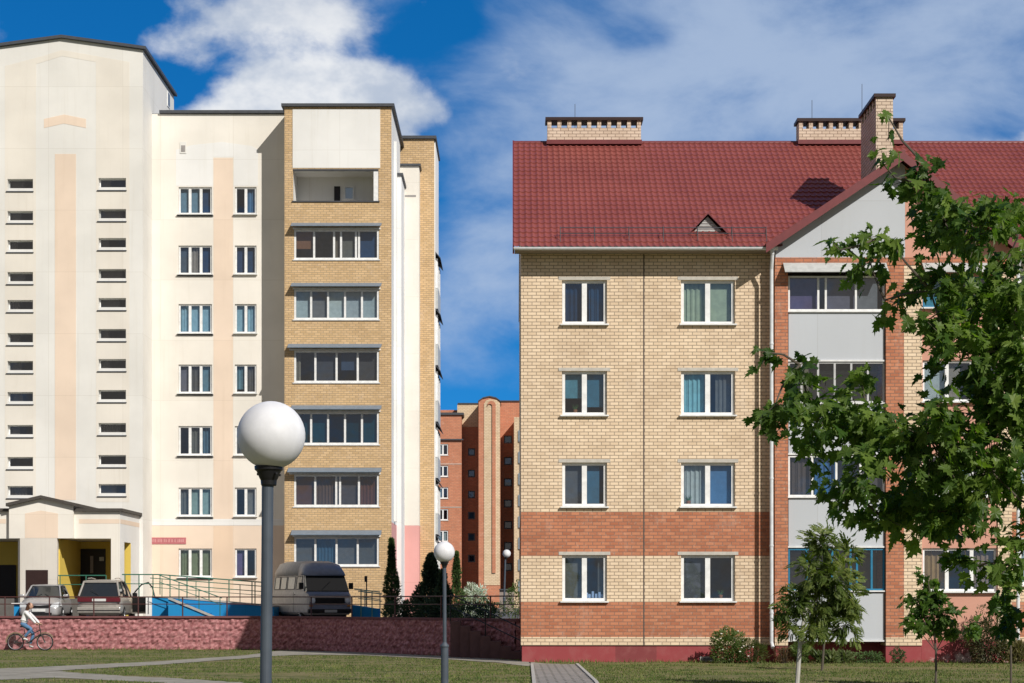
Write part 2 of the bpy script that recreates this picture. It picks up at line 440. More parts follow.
TZ = 1.0
WALLP = [(-45, 68), (X(250, 68), 68), (X(300, 67), 67), (X(516, 57.4), 57.4), (.27, 57.4)]
m = MB(); xs = [-1600, -45, WALLP[1][0], WALLP[2][0], WALLP[3][0], .27, 1600]
# lower ground in front of the retaining wall
def wy(x):
    for (a, ya), (b, yb) in zip(WALLP[:-1], WALLP[1:]):
        if a <= x <= b: return ya + (yb - ya) * (x - a) / max(1e-6, b - a)
    return 68. if x < 0 else 57.4
NX = 120; NY = 60
gx = np.linspace(-45, 45, NX + 1)
m.quad((-1600, -800, 0), (1600, -800, 0), (1600, -5, 0), (-1600, -5, 0))
m.quad((-1600, -5, 0), (-45, -5, 0), (-45, 68.1, 0), (-1600, 68.1, 0))
m.quad((-45, -5, 0), (.27, -5, 0), (.27, 57.5, 0), (WALLP[3][0], 57.5, 0), (WALLP[2][0], 67.1, 0), (WALLP[1][0], 68.1, 0), (-45, 68.1, 0))
m.quad((.27, -5, 0), (1600, -5, 0), (1600, 66, 0), (.27, 66, 0))
kind(m.build('ground', M_grass), 'structure')
m = MB()
m.quad((-1600, 68.2, TZ), (-45, 68.2, TZ), (-45, 1800, TZ), (-1600, 1800, TZ))
m.quad((-45, 68.2, TZ), (WALLP[1][0], 68.2, TZ), (WALLP[2][0], 67.2, TZ), (WALLP[3][0], 57.6, TZ), (.268, 57.6, TZ), (.268, 1800, TZ), (-45, 1800, TZ))
m.quad((.268, 66.8, TZ), (1600, 66.8, TZ), (1600, 1800, TZ), (.268, 1800, TZ))
m.quad((19, 66.8, 0), (1600, 66.8, 0), (1600, 66.8, TZ), (19, 66.8, TZ))
kind(m.build('terrace', M_asph), 'structure')
# trodden footpaths, thin raised sheets
def strip(pts, name, material, z):
    a = [G(px, y0) for px, y0, y1 in pts]; b = [G(px, y1) for px, y0, y1 in pts]
    m = MB()
    # subdivide for a ragged edge
    rng = random.Random(3)
    def dens(L):
        o = []
        for p, q in zip(L[:-1], L[1:]):
            for i in range(8):
                f = i / 8; o.append((p[0] + (q[0] - p[0]) * f + rng.uniform(-.06, .06), p[1] + (q[1] - p[1]) * f + rng.uniform(-.16, .16), z))
        o.append((L[-1][0], L[-1][1], z)); return o
    A, B = dens(a), dens(b)
    for i in range(len(A) - 1): m.quad(B[i], B[i + 1], A[i + 1], A[i])
    return kind(m.build(name, material), 'structure')
strip([(-260, 669, 682), (-60, 669, 679), (0, 669, 676), (58, 666.5, 671), (161, 661.5, 665), (246, 655.5, 658.5), (280, 651, 656), (305, 651, 655), (363, 652.5, 655.5), (446, 656.5, 659.5), (500, 659.5, 663), (522, 661.5, 666), (540, 663.6, 668), (560, 664.4, 670)], 'footpath', M_path, .012)
strip([(-30, 672, 681), (58, 671.5, 678), (110, 675.5, 680.5), (161, 678, 683), (230, 682, 689), (300, 690, 700)], 'footpath', M_path, .008)
m = MB(); pv = [G(532, 665), G(577, 665), G(596, 683), G(640, 760), G(540, 760), G(534, 683)]
m.quad(*[(x, y, .024) for x, y, z in [pv[5], pv[4], pv[3], pv[2], pv[1], pv[0]]][::1])
kind(m.build('pavement', M_pave), 'structure')
m = MB()
for a, b in ((pv[1], pv[2]), (pv[2], pv[3]), (pv[0], pv[5]), (pv[5], pv[4])):
    d = Vector(b) - Vector(a); n = Vector((-d.y, d.x, 0)).normalized() * .04
    a0, b0 = Vector(a), Vector(b)
    m.add([a0 - n, b0 - n, b0 + n, a0 + n] + [p + Vector((0, 0, .05)) for p in (a0 - n, b0 - n, b0 + n, a0 + n)],
          [(0, 1, 2, 3), (4, 5, 6, 7), (0, 1, 5, 4), (1, 2, 6, 5), (2, 3, 7, 6), (3, 0, 4, 7)])
kind(m.build('kerb', M_conc), 'structure')

# grass blades on the lawn that the picture shows
def onpath(x, y):
    if y < 1: return False
    px = x * F / y + CX; py = HZ + EYE * F / y
    L1 = [(-260, 669, 682), (0, 669, 676), (58, 666.5, 671), (161, 661.5, 665), (246, 655.5, 658.5), (280, 651, 656), (363, 652.5, 655.5), (446, 656.5, 659.5), (522, 661.5, 666), (560, 664.4, 670)]
    L2 = [(-30, 672, 681), (58, 671.5, 678), (110, 675.5, 680.5), (161, 678, 683), (230, 682, 689), (300, 690, 700)]
    for L in (L1, L2):
        for p, q in zip(L[:-1], L[1:]):
            if p[0] <= px <= q[0]:
                f = (px - p[0]) / (q[0] - p[0])
                if p[1] + (q[1] - p[1]) * f - .2 < py < p[2] + (q[2] - p[2]) * f + .2: return True
    if 664 < py and 532 < px < 577 + (py - 665) * 1.05: return True
    return False
vs = []; fs = []
rng = random.Random(8)
cnt = 0
while cnt < 52000:
    y = 37 + 31 * rng.random() ** 1.3; x = rng.uniform(-.30, .30) * y
    if x < 0 and y > wy(x) - .15: continue
    if x > .27 and y > 53.9: continue
    if onpath(x, y): continue
    pn_ = nz_.fractal(Vector((x * .28, y * .5, 1.3)), .8, 2.1, 5)
    if rng.random() < (.1 + pn_ * 2.2): continue
    cnt += 1
    nearwall = (x > .27 and y > 52.6) or (x < .2 and y > wy(x) - .9)
    h = rng.uniform(.02, .055) * (2.6 if nearwall and rng.random() < .7 else 1); a = rng.uniform(0, 6.28); w_ = rng.uniform(.008, .018)
    dx, dy = math.cos(a) * w_, math.sin(a) * w_; lx, ly = rng.uniform(-.5, .5) * h, rng.uniform(-.5, .5) * h
    k = len(vs); vs += [(x - dx, y - dy, 0), (x + dx, y + dy, 0), (x + lx, y + ly, h)]; fs.append((k, k + 1, k + 2))
me = bpy.data.meshes.new('grass'); me.from_pydata(vs, [], fs)
me.materials.append(leafm('grass_blade', (.075, .13, .028), (.25, .25, .09), .25, .8))
o = bpy.data.objects.new('grass', me); C.collection.objects.link(o)
kind(o, 'stuff', 'short dry grass of the lawn in front of the buildings', 'grass')

# ------------------------------------------------------------ retaining wall and its rail
def rockf(k, P, b):
    x, y, z = k.xyz(P)
    v = k.n('ShaderNodeTexVoronoi'); k.put(v.inputs['Vector'], k.mapv(P, (5.2, 5.2, 9.))); v.inputs['Scale'].default_value = 1
    n = k.noise(P, 9, 6, .65)
    c = k.mix(k.mr(n, .3, .7), (.28, .10, .105, 1), (.54, .27, .27, 1))
    c = k.mix(k.mr(v.outputs['Distance'], .3, .9, 0, .5), c, (.15, .05, .055, 1))
    return c
M_rock = mat('split_face_block', rough=.9, spec=.15, fn=rockf)
wall = thing('retaining_wall', 'low pink split-face block retaining wall behind the lawn', 'wall', (X(250, 68), 68, 0))
def facing(a, b, z0, z1, material, parent, name):
    """lumpy split-face blocks: every block bulges by its own amount"""
    rng = random.Random(int(abs(a[0] * 100))); m = MB()
    d = Vector((b[0] - a[0], b[1] - a[1], 0)); L = d.length; d.normalize(); nrm = Vector((d.y, -d.x, 0))
    nx = max(1, int(L / .098)); nz = int((z1 - z0) / .08); vid = {}
    for i in range(nx + 1):
        for j in range(nz + 1):
            u = L * i / nx; z = z0 + (z1 - z0) * j / nz
            bul = rng.uniform(0, .085) if 0 < j < nz else 0
            if j % 3 == 0 or (i + (j // 3 % 2) * 2) % 4 == 0: bul *= .35
            p = Vector((a[0], a[1], z)) + d * (u + (rng.uniform(-.02, .02) if 0 < i < nx else 0)) + nrm * bul
            vid[i, j] = len(m.v); m.v.append(tuple(p))
    for i in range(nx):
        for j in range(nz):
            m.f.append((vid[i, j], vid[i + 1, j], vid[i + 1, j + 1], vid[i, j + 1]))
    return m.build(name, material, parent)
for i, (a, b) in enumerate(zip(WALLP[:-1], WALLP[1:])):
    if i == 0: a = (-26, 68)
    facing(a, b, -.05, 1.2, M_rock, wall, 'facing')
m = MB(); pts = [(x, y) for x, y in WALLP]
for a, b in zip(pts[:-1], pts[1:]):
    m.add([(a[0], a[1] - .1, 1.2), (b[0], b[1] - .1, 1.2), (b[0], b[1] + .3, 1.2), (a[0], a[1] + .3, 1.2), (a[0], a[1] - .1, 1.27), (b[0], b[1] - .1, 1.27), (b[0], b[1] + .3, 1.27), (a[0], a[1] + .3, 1.27)],
          [(0, 3, 2, 1), (4, 5, 6, 7), (0, 1, 5, 4), (1, 2, 6, 5), (2, 3, 7, 6), (3, 0, 4, 7)])
    m.add([(a[0], a[1] + .005, 0), (b[0], b[1] + .005, 0), (b[0], b[1] + .25, 0), (a[0], a[1] + .25, 0), (a[0], a[1] + .005, 1.198), (b[0], b[1] + .005, 1.198), (b[0], b[1] + .25, 1.198), (a[0], a[1] + .25, 1.198)],
          [(4, 5, 6, 7), (2, 3, 7, 6), (3, 0, 4, 7)])
m.build('coping', mat('coping_stone', (.17, .07, .07), rough=.85), wall)
rl = thing('guard_rail', 'maroon two-bar steel rail along the top of the pink wall', 'railing', (X(250, 68), 68.1, 1.2))
m = MB(); rp = [(x, y + .1) for x, y in WALLP[:4]] + [(.2, 57.5)]; rp[0] = (-26, 68.1)
for zz_ in (1.99, 1.72):
    m.poly([(x, y, zz_) for x, y in rp], .022 if zz_ > 1.8 else .016)
m.build('bar', M_rail, rl)
step = 1.68; x = X(5, 68.1)
xs_ = []
while x > -26: x -= step
while x < .2:
    if x > -26: xs_.append(x)
    x += step
for x in xs_:
    MB().tube((x, wy(x) + .1, 1.2), (x, wy(x) + .1, 1.99), .026).build('post', M_rail, rl)
# dark little staircase with a handrail on the shaded stretch of the wall
st = thing('stone_steps', 'dark concrete steps in the shade against the pink wall', 'steps', (X(485, 57.5), 57.2, 0))
m = MB(); ax = X(452, 60); 
for i in range(7):
    x0 = ax + i * .33; yy = wy(x0 + .33)
    m.box(x0, x0 + .33 - .001, yy - 1.15, yy - .12, 0, 1.18 - i * .155)
m.box(ax + 7 * .33, ax + 7 * .33 + .75, wy(-.1) - 1.15, wy(-.1) - .12, 0, .13)
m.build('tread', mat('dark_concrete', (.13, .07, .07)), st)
hr = thing('handrail', 'thin dark handrail sloping down beside the shaded steps', 'railing', (ax, wy(ax) - 1.1, 0))
m = MB(); y0 = wy(ax + .3) - 1.1; y1 = wy(ax + 2.3) - 1.1
for dz in (.85, .45): m.poly([(ax, y0, 1.2 + dz), (ax + 2.3, y1, .13 + dz), (ax + 2.9, y1, .13 + dz)], .02)
m.build('bar', M_black, hr)
for f in (0, .5, 1): MB().tube((ax + 2.3 * f, y0 + (y1 - y0) * f, 1.1 - 1.0 * f), (ax + 2.3 * f, y0 + (y1 - y0) * f, 2.05 - 1.07 * f), .02).build('post', M_black, hr)

# ------------------------------------------------------------ tiled roof surface
def tiled(o0, u, v, Lu, Lv, nrm, pitch=.19, row=.35):
    """u runs along the eave, v up the slope"""
    nu = int(Lu / pitch * 6); nr = int(math.ceil(Lv / row)); rows = []
    for k in range(nr):
        rows += [(min(k * row, Lv), .040), (min((k + 1) * row - .012, Lv), .0)]
    us = np.linspace(0, Lu, nu + 1)
    prof = .015 * np.cos(us * 2 * math.pi / pitch) + .004 * np.cos(us * 4 * math.pi / pitch)
    o0, u, v, nrm = map(np.array, (o0, u, v, nrm)); m = MB()
    for (vv, h) in rows:
        for i, uu in enumerate(us):
            m.v.append(tuple(o0 + u * uu + v * vv + nrm * (h + prof[i])))
    n = nu + 1
    for j in range(len(rows) - 1):
        for i in range(nu): m.f.append((j * n + i, j * n + i + 1, (j + 1) * n + i + 1, (j + 1) * n + i))
    return m

# ------------------------------------------------------------ right building
Yr = 54.; Yw = 53.5
rb = thing('brick_apartment_house', 'four storey yellow and red banded brick house with a red tile roof', 'building', (X(645, Yr), Yr, 0))
XL = X(521, Yr); XR = 19.2; WX0 = X(775, Yw); WX1 = X(1012, Yw); YB_ = 66.75
EZ = 12.28; RY = 60.37; RZ = 17.19; EY = 53.35; sl = (RZ - EZ) / (RY - EY)
def wz(y): return EZ + sl * (y - EY)
wins = []
rows = [(280, 325), (371, 416), (462.5, 507.5), (555, 602)]
for (a, b) in rows:
    wins.append((X(562, Yr), X(607, Yr), Z(b, Yr), Z(a, Yr))); wins.append((X(681, Yr), X(735, Yr), Z(b, Yr), Z(a, Yr)))
rwins = [(X(1019, Yr), X(1064, Yr), Z(b, Yr), Z(a, Yr)) for a, b in [(267, 311), (356, 400), (448, 492), (541, 586)]]
m = MB(); PL = .5
m.wall(XL, WX0 + .02, PL, 12.6, Yr, wins, .16)
m.wall(WX1 - .02, XR, PL, 12.6, Yr, rwins, .16)
m.quad((XL, YB_, PL), (XL, Yr, PL), (XL, Yr, 12.6), (XL, RY, wz(RY) - .12), (XL, YB_, 12.6))
m.quad((XR, YB_, PL), (XR, Yr, PL), (XR, Yr, 12.6), (XR, RY, wz(RY) - .12), (XR, YB_, 12.6))
m.quad((XL, YB_, PL), (XR, YB_, PL), (XR, YB_, 12.6), (XL, YB_, 12.6))
m.build('wall', M_yr, rb)
m = MB(); m.box(XL + .03, X(775, Yr), Yr + .04, YB_ - .04, -.2, PL - .001); m.build('plinth', M_plinth, rb); m = MB(); m.box(WX1, XR - .03, Yr + .04, YB_ - .04, -.2, PL - .001)
m.build('plinth', M_plinth, rb)
MB().box(X(643.2, Yr), X(644.4, Yr), Yr - .004, Yr + .02, PL, 12.4).build('joint', mat('joint_sealant', (.10, .08, .07)), rb)
# interior: slabs and a rear partition so that rooms are dark and real
m = MB()
for z in (.55, 3.3, 6.05, 8.8, 11.6): m.box(XL + .05, XR - .05, Yr + .5, YB_ - .1, z - .1, z)
m.build('floor_slab', M_slab, rb)
MB().box(XL + .06, XR - .06, Yr + 3.6, Yr + 3.7, .6, 11.5).build('partition', M_int, rb)
cur = [[((.02, .05, .11), .0, .9, 1), ((.03, .07, .14), .2, 1, 1)], [(GREEN), (GREEN)],
       [((.10, .27, .36), 0, 1, .6), ((.05, .17, .27), 0, 1, .8)], [(CYAN), ((.15, .15, .15), .3, 1, 1)],
       [((.12, .12, .13), 0, 1, 1), ((.06, .16, .26), .0, .7, 1)], [(SHEER), ((.10, .22, .42), 0, 1, 1)],
       [((.16, .15, .13), 0, 1, 1), ((.10, .10, .10), .6, 1, 1)], [((.13, .13, .15), 0, 1, 1), None]]
for i, (wn, cu) in enumerate(zip(wins, cur)):
    glazing(rb, wn[0] + .01, wn[1] - .01, wn[2] + .03, wn[3], Yr + .09, (1, 1), cu, fr=.085, mu=.075)
    MB().box(wn[0] - .10, wn[1] + .10, Yr - .012, Yr + .1, wn[3] + .001, wn[3] + .10).build('lintel', M_lint, rb)
pots = MB(); w7 = wins[6]; zs_ = w7[2] + .12
for i_, (dx_, h_) in enumerate(((.72, .16), (.80, .12), (.9, .2), (1.0, .13), (1.1, .18), (1.18, .11))): pots.box(w7[0] + dx_, w7[0] + dx_ + .07, Yr + .2, Yr + .25, zs_, zs_ + h_)
pots.build('sill_clutter', mat('blue_white_crockery', (.30, .40, .62)), rb)
for wn, fx in ((wins[2], .3), (wins[5], .15), (wins[7], .75)):
    q_ = MB(); x_ = wn[0] + (wn[1] - wn[0]) * fx; q_.lathe([(.05, 0), (.07, .10), (.02, .11)], 10, (x_, Yr + .23, wn[2] + .11)); fl = q_.build('flower_pot', mat('clay_pot', (.30, .12, .06)), rb)
    q_ = MB()
    for k_ in range(9): a_ = k_ * .7; q_.tube((x_, Yr + .23, wn[2] + .2), (x_ + .10 * math.cos(a_), Yr + .22 + .03 * math.sin(a_), wn[2] + .34 + .05 * math.sin(k_ * 2.1)), .012, .004, 5)
    q_.build('plant', mat('pot_plant_green', (.05, .12, .03)), fl)
for wn in rwins:
    glazing(rb, wn[0] + .01, wn[1] - .01, wn[2] + .03, wn[3], Yr + .09, (1, 1), [(SHEER), None], fr=.085, mu=.075)
    MB().box(wn[0] - .10, wn[1] + .10, Yr - .012, Yr + .1, wn[3] + .001, wn[3] + .10).build('lintel', M_lint, rb)
# basement grille by the shrubs
m = MB(); gx0, gx1, gz0, gz1 = X(700, Yr), X(718, Yr), Z(664, Yr), Z(656.5, Yr); m.box(gx0, gx1, Yr + .01, Yr + .05, gz0, gz1)
v_ = m.build('basement_vent', M_conc, rb); m = MB()
for i in range(4): m.box(gx0 + .05, gx1 - .05, Yr - .004, Yr + .012, gz0 + .03 + i * .045, gz0 + .055 + i * .045)
m.build('slat', M_dark, v_)
# roof
cs = math.hypot(RY - EY, RZ - EZ); vdir = (0, (RY - EY) / cs, (RZ - EZ) / cs); nd = (0, -vdir[2], vdir[1])
XLr = XL - .22
roof = tiled((XLr, EY, EZ + .03), (1, 0, 0), vdir, 8.03 - XLr, cs, nd).build('roof', M_roof, rb)
sk_ = .35 * 5
tiled((8.79, EY + vdir[1] * sk_, EZ + .03 + vdir[2] * sk_), (1, 0, 0), vdir, 13.92 - 8.79, cs - sk_, nd).build('roof', M_roof, rb)
for xa_, xb_ in ((8.03, 8.79), (13.92, 14.87)): tiled((xa_, EY + vdir[1] * .35, EZ + .03 + vdir[2] * .35), (1, 0, 0), vdir, xb_ - xa_, cs - .35, nd).build('roof', M_roof, rb)
tiled((14.87, EY, EZ + .03), (1, 0, 0), vdir, XR + .3 - 14.87, cs, nd).build('roof', M_roof, rb)
m = MB(); m.quad((XL - .02, RY, RZ), (XR + .3, RY, RZ - .01), (XR + .3, 67.4, EZ), (XL - .02, 67.4, EZ)); m.build('rear_roof', M_roof, rb)
m = MB()
m.tube((XLr, RY, RZ - .0), (XR + .3, RY, RZ - .0), .075, n=10); m.build('ridge_cap', M_trim, roof)
m = MB()  # verge boards and soffit
for xx in (XLr - .03, XR + .28):
    m.xprism([(EY, EZ - .16), (RY, RZ - .13), (RY, RZ + .09), (EY, EZ + .06)], xx, xx + .05)
m.build('verge_board', M_trim, roof)
m = MB(); m.box(XLr + .03, WX0 - .1, EY + .02, Yr - .003, EZ - .04, EZ - .01); m.box(WX1 + .1, XR + .2, EY + .02, Yr - .003, EZ - .04, EZ - .01)
m.build('soffit', mat('soffit_board', (.30, .25, .2)), roof)
# gutter, downpipes
m = MB()
def gut(x0, x1, z, y):
    n = 8; pr = [(y + .07 * math.cos(math.pi * i / n), z - .085 * math.sin(math.pi * i / n)) for i in range(n + 1)]
    m.xprism(pr, x0, x1)
gut(XLr, X(776, EY) + .05, EZ + .02, EY - .06); m.build('gutter', M_gutter, rb); m = MB(); gut(WX1 + .12, XR + .2, EZ + .02, EY - .06)
m.build('gutter', M_gutter, rb)
def downpipe(px, y, ztop, zbot):
    m = MB(); x = X(px, y)
    m.tube((x, EY - .05, ztop), (x, EY - .02, ztop - .14), .06, n=10); m.tube((x, EY - .02, ztop - .14), (x, y, ztop - .55), .055, n=10)
    m.tube((x, y, ztop - .55), (x, y, zbot + .15), .055, n=12); m.tube((x, y, zbot + .15), (x + .02, y - .14, zbot), .055, n=10)
    for z in np.arange(zbot + 1, ztop - 1, 2.0): m.tube((x, y, z), (x, y, z + .05), .066, n=12)
    return m.build('downpipe', M_gutter, rb, smooth=False)
downpipe(771.5, 53.50, EZ - .04, .45); downpipe(1018, 53.60, EZ - .04, .3)
# snow guard
m = MB()
def rp_(x, s, h=0):
    return (x, EY + vdir[1] * s + nd[1] * h, EZ + .03 + vdir[2] * s + nd[2] * h)
for (a, b, s0, s1) in ((X(560, 54), X(765, 54), 1.0, .35),):
    for hh in (.12, .30): m.poly([rp_(a, .75, hh), rp_(b, .75, hh)], .014)
    n = 6
    for i in range(n + 1):
        x = a + (b - a) * i / n; m.tube(rp_(x, .35, .02), rp_(x, .75, .34), .010); m.tube(rp_(x, .75, 0), rp_(x, .75, .34), .010)
m.build('snow_guard', M_dark, rb)
for px_, py_ in ((812, 100), (862, 84), (575, 104)): MB().tube((X(px_, 60.3), 60.3, 17.0), (X(px_, 60.3), 60.3, Z(py_, 60.3)), .009).build('aerial', M_dark, rb)
# triangular roof vent
dx0, dx1, dxa = X(688, 54.8), X(724, 54.8), X(705.5, 54.8); s0 = 1.0
yb = EY + vdir[1] * s0; zb = EZ + vdir[2] * s0 + .05; h = .56
m = MB(); apb = (dxa, yb + h / sl, zb + h)
for (xx, sgn) in ((dx0, -1), (dx1, 1)):
    m.quad((xx + sgn * .06, yb - .1, zb - .03), (dxa, yb - .1, zb + h + .04), (dxa, yb + h / sl + .1, zb + h + .04), (xx + sgn * .06, yb + .05, zb - .03))
    m.add([(xx + sgn * .06, yb - .1, zb - .07), (dxa, yb - .1, zb + h), (dxa, yb - .1, zb + h + .04), (xx + sgn * .06, yb - .1, zb - .03)], [(0, 1, 2, 3)])
dm = m.build('dormer', M_trim, rb)
m = MB(); m.prism([(dx0 + .08, zb), (dx1 - .08, zb), (dxa, zb + h - .05)], yb + .05, yb + .08); m.build('louvre', mat('grey_louvre', (.45, .44, .43)), dm)
m = MB()
for i in range(5):
    z = zb + .05 + i * .08; f = 1 - (z - zb) / (h - .05); m.box(dxa + (dx0 + .1 - dxa) * f, dxa + (dx1 - .1 - dxa) * f, yb + .035, yb + .052, z, z + .015)
m.build('slat', M_vent, dm)

def chimney(parent, x0, x1, y0, y1, zb, zt, n, along='x'):
    m = MB(); cap = .10; ho = .24
    m.box(x0, x1, y0, y1, zb, zt - cap - ho - .003)
    L = (x1 - x0) if along == 'x' else (y1 - y0); wd = L / (2 * n + 1) * .8; stp = (L - wd) / n
    zz0, zz1 = zt - cap - ho, zt - cap
    for i in range(n + 1):
        a = i * stp
        if along == 'x': m.box(x0 + a, x0 + a + wd, y0, y1, zz0, zz1)
        else: m.box(x0, x1, y0 + a, y0 + a + wd, zz0, zz1)
    ch = m.build('chimney', M_chim, parent)
    if along == 'z': MB().box(x0 + .05, x1 - .05, (y0 + y1) / 2 - .06, (y0 + y1) / 2 + .06, zz0 + .003, zz1 - .003).build('flue_wall', M_hole, ch)
    elif along == 'y': MB().box((x0 + x1) / 2 - .06, (x0 + x1) / 2 + .06, y0 + .05, y1 - .05, zz0 + .003, zz1 - .003).build('flue_wall', M_hole, ch)
    MB().box(x0 - .07, x1 + .07, y0 - .07, y1 + .07, zt - cap + .002, zt).build('cap', M_brown, ch)
    MB().box(x0 - .03, x1 + .03, y0 - .03, y1 + .03, zb - .1, zb + .04).build('flashing', M_trim, ch)
    return ch
cy = 60.0
chimney(rb, X(547.5, cy), X(641, cy), cy, cy + .6, Z(141, cy), Z(117.5, cy), 9)
chimney(rb, X(799, cy), X(903, cy), cy, cy + .6, Z(141, cy), Z(118.5, cy), 10)

# wing with gable
VY = 53.0; lf = (X(766, VY), Z(246, VY)); ap = (X(903, VY), Z(154, VY)); rf = (X(1020, VY), Z(246, VY))
m = MB(); ybk = 57.2
def gable_z(x): 
    return (lf[1] + (ap[1] - lf[1]) * (x - lf[0]) / (ap[0] - lf[0]) if x < ap[0] else rf[1] + (ap[1] - rf[1]) * (rf[0] - x) / (rf[0] - ap[0])) - .1
for (fx, fz), s_ in ((lf, 1), (rf, -1)):
    d = Vector((ap[0] - fx, 0, ap[1] - fz)); L = d.length; d.normalize(); nn = Vector((-d.z * s_, 0, d.x * s_))
    if s_ == 1: mm = tiled((fx, ybk, fz + .02), (0, -1, 0), tuple(d), ybk - VY, L, tuple(nn))
    else: mm = tiled((fx, VY, fz + .02), (0, 1, 0), tuple(d), ybk - VY, L, tuple(nn))
    mm.build('gable_roof', M_roof, rb)
m = MB(); m.tube((ap[0], VY, ap[1] + .06), (ap[0], ybk, ap[1] + .06), .08, n=8); m.build('ridge_cap', M_trim, rb)
m = MB()
for (fx, fz) in (lf, rf):
    m.add([(fx, VY - .03, fz - .20), (ap[0], VY - .03, ap[1] - .20), (ap[0], VY - .03, ap[1] + .07), (fx, VY - .03, fz + .07), (fx, VY, fz - .20), (ap[0], VY, ap[1] - .20), (ap[0], VY, ap[1] + .07), (fx, VY, fz + .07)],
          [(0, 1, 2, 3), (4, 7, 6, 5), (0, 4, 5, 1), (3, 2, 6, 7), (0, 3, 7, 4)])
m.build('verge_board', M_trim, rb)
ztopb = Z(265, Yw)
def gw(xa, xb, z0, material, name, y=Yw, dep=.3):
    xs = [xa] + ([ap[0]] if xa < ap[0] < xb else []) + [xb]
    pts = [(xa, z0), (xb, z0)] + [(x, gable_z(x)) for x in reversed(xs)]
    return MB().prism(pts, y, y + dep).build(name, material, rb)
xm = X(905, Yw)
gw(WX0 + .02, xm, Z(257.5, Yw), M_greypanel, 'gable_wall'); gw(xm + .001, WX1 - .01, Z(257.5, Yw), M_pinkw, 'gable_wall')
MB().box(WX0, WX1, Yw - .02, Yw + .28, ztopb, Z(257.5, Yw) - .002).build('brick_band', M_red, rb)
def pil(a, b, material, z0=PL, y=Yw, z1=None, name='pilaster'): return MB().box(X(a, Yw), X(b, Yw), y, y + 1.3, z0, (z1 or ztopb) - .002).build(name, material, rb)
pil(775, 788, M_redb); pil(886, 904, M_redb); pil(904.05, 922, M_yel); pil(998, 1012, M_yel)
MB().box(X(775, Yw) + .03, X(788, Yw) - .0, Yw + .03, Yw + 1.2, -.2, PL - .002).build('plinth', M_plinth, rb)
MB().box(X(886, Yw), X(922, Yw) - .01, Yw + .03, Yw + 1.2, -.2, PL - .002).build('plinth', M_plinth, rb)
bw = [(275, 311), (361, 403), (455, 497), (548, 591)]
eh = [(X(923, Yw), X(997.5, Yw), Z(b, Yw), Z(a, Yw)) for a, b in ((276, 308), (360, 402), (455, 497), (548, 592))]
m = MB(); m.wall(X(922, Yw) + .001, X(998, Yw) - .001, Z(640, Yw), ztopb - .002, Yw + .05, eh, .12); m.build('wall', M_pinkw, rb)
MB().box(X(922, Yw), X(1012, Yw), Yw + .06, Yw + 1.2, -.2, Z(640, Yw) - .002).build('plinth', M_plinth, rb)
eg = [dict(splits=(1, 1.2, .8), cur=[((.05, .3, .42), 0, 1, 1), None, None], fm=M_cyanf), dict(splits=(1, 1, 1), cur=[(SHEER), ((.3, .25, .2), 0, .6, 1), (SHEER)], fm=M_pvc),
      dict(splits=(1, 1, 1), cur=[None, (CYAN), None], fm=M_pvc), dict(splits=(1, 1, 1), cur=[((.38, .24, .12), 0, 1, 1), None, ((.3, .2, .14), 0, 1, 1)], fm=M_pvc)]
for h_, e in zip(eh, eg): glazing(rb, h_[0], h_[1], h_[2] + .02, h_[3], Yw + .12, e['splits'], e['cur'], fm=e['fm'], fr=.07)
# loggia stack: back wall, slabs, parapet panels, glazing
bx0, bx1 = X(788, Yw) + .002, X(886, Yw) - .002
MB().box(bx0, bx1, 54.95, 55.1, 0, ztopb).build('loggia_back_wall', M_int, rb)
MB().box(bx1, X(998, Yw), 56.0, 56.1, 0, ztopb).build('loggia_back_wall', M_int, rb)
MB().box(bx0, bx1, 54.3, 54.9, -.1, .6).build('plinth', M_plinth, rb)
MB().box(bx0, X(998, Yw), Yw + .2, 54.95, ztopb - .1, ztopb - .01).build('ceiling', M_slab, rb)
pn = [(312, 359.5), (404, 453), (498.5, 546), (593, 640)]
for i, (a, b) in enumerate(pn):
    pz0, pz1 = Z(b, Yw), Z(a, Yw)
    bp_ = MB().box(bx0 + .03, bx1 - .03, Yw + .10, Yw + .16, pz0, pz1).build('balcony_panel', M_greypanel, rb)
    MB().box(bx0 + .01, bx1 - .01, Yw + .06, Yw + .15, pz0 - .05, pz0 - .002).build('edge_strip', M_sill, bp_)
    MB().box(bx0, bx1, Yw + .2, 54.95, pz1 - .9, pz1 - .75).build('loggia_floor', M_slab, rb)
M_sheer = (.33, .32, .34)
bg_ = [dict(splits=(1, .25, 1, .95), cur=[((.13, .10, .20), 0, 1, 1), None, ((.16, .15, .20), 0, 1, 1), ((.2, .2, .22), 0, .8, 1), (SLATE)], fm=M_pvc),
       dict(splits=(.8, 1, 1, 1, 1, 1), cur=[None, ((.2, .17, .12), .0, .5, 1), None, None, None, None], fm=mat('grey_frame', (.5, .5, .5))),
       dict(splits=(1, 1, 1, 1), cur=[((.12, .09, .08), 0, 1, 1), ((.05, .16, .36), .1, 1, 1), None, ((.12, .1, .1), 0, 1, 1)], fm=M_pvc),
       dict(splits=(1, 1.4, 1, .35, .8, .7), cur=[None, None, ((.25, .2, .15), 0, .4, 1), None, None, None], fm=M_cyanf)]
for (a, b), e in zip(bw, bg_):
    glazing(rb, bx0 + .02, bx1 - .02, Z(b, Yw) + .02, Z(a, Yw) - .01, Yw + .10, e['splits'], e['cur'], name='balcony_glazing', fm=e['fm'], fr=.05, mu=.03, sillout=-.04)
m = MB()
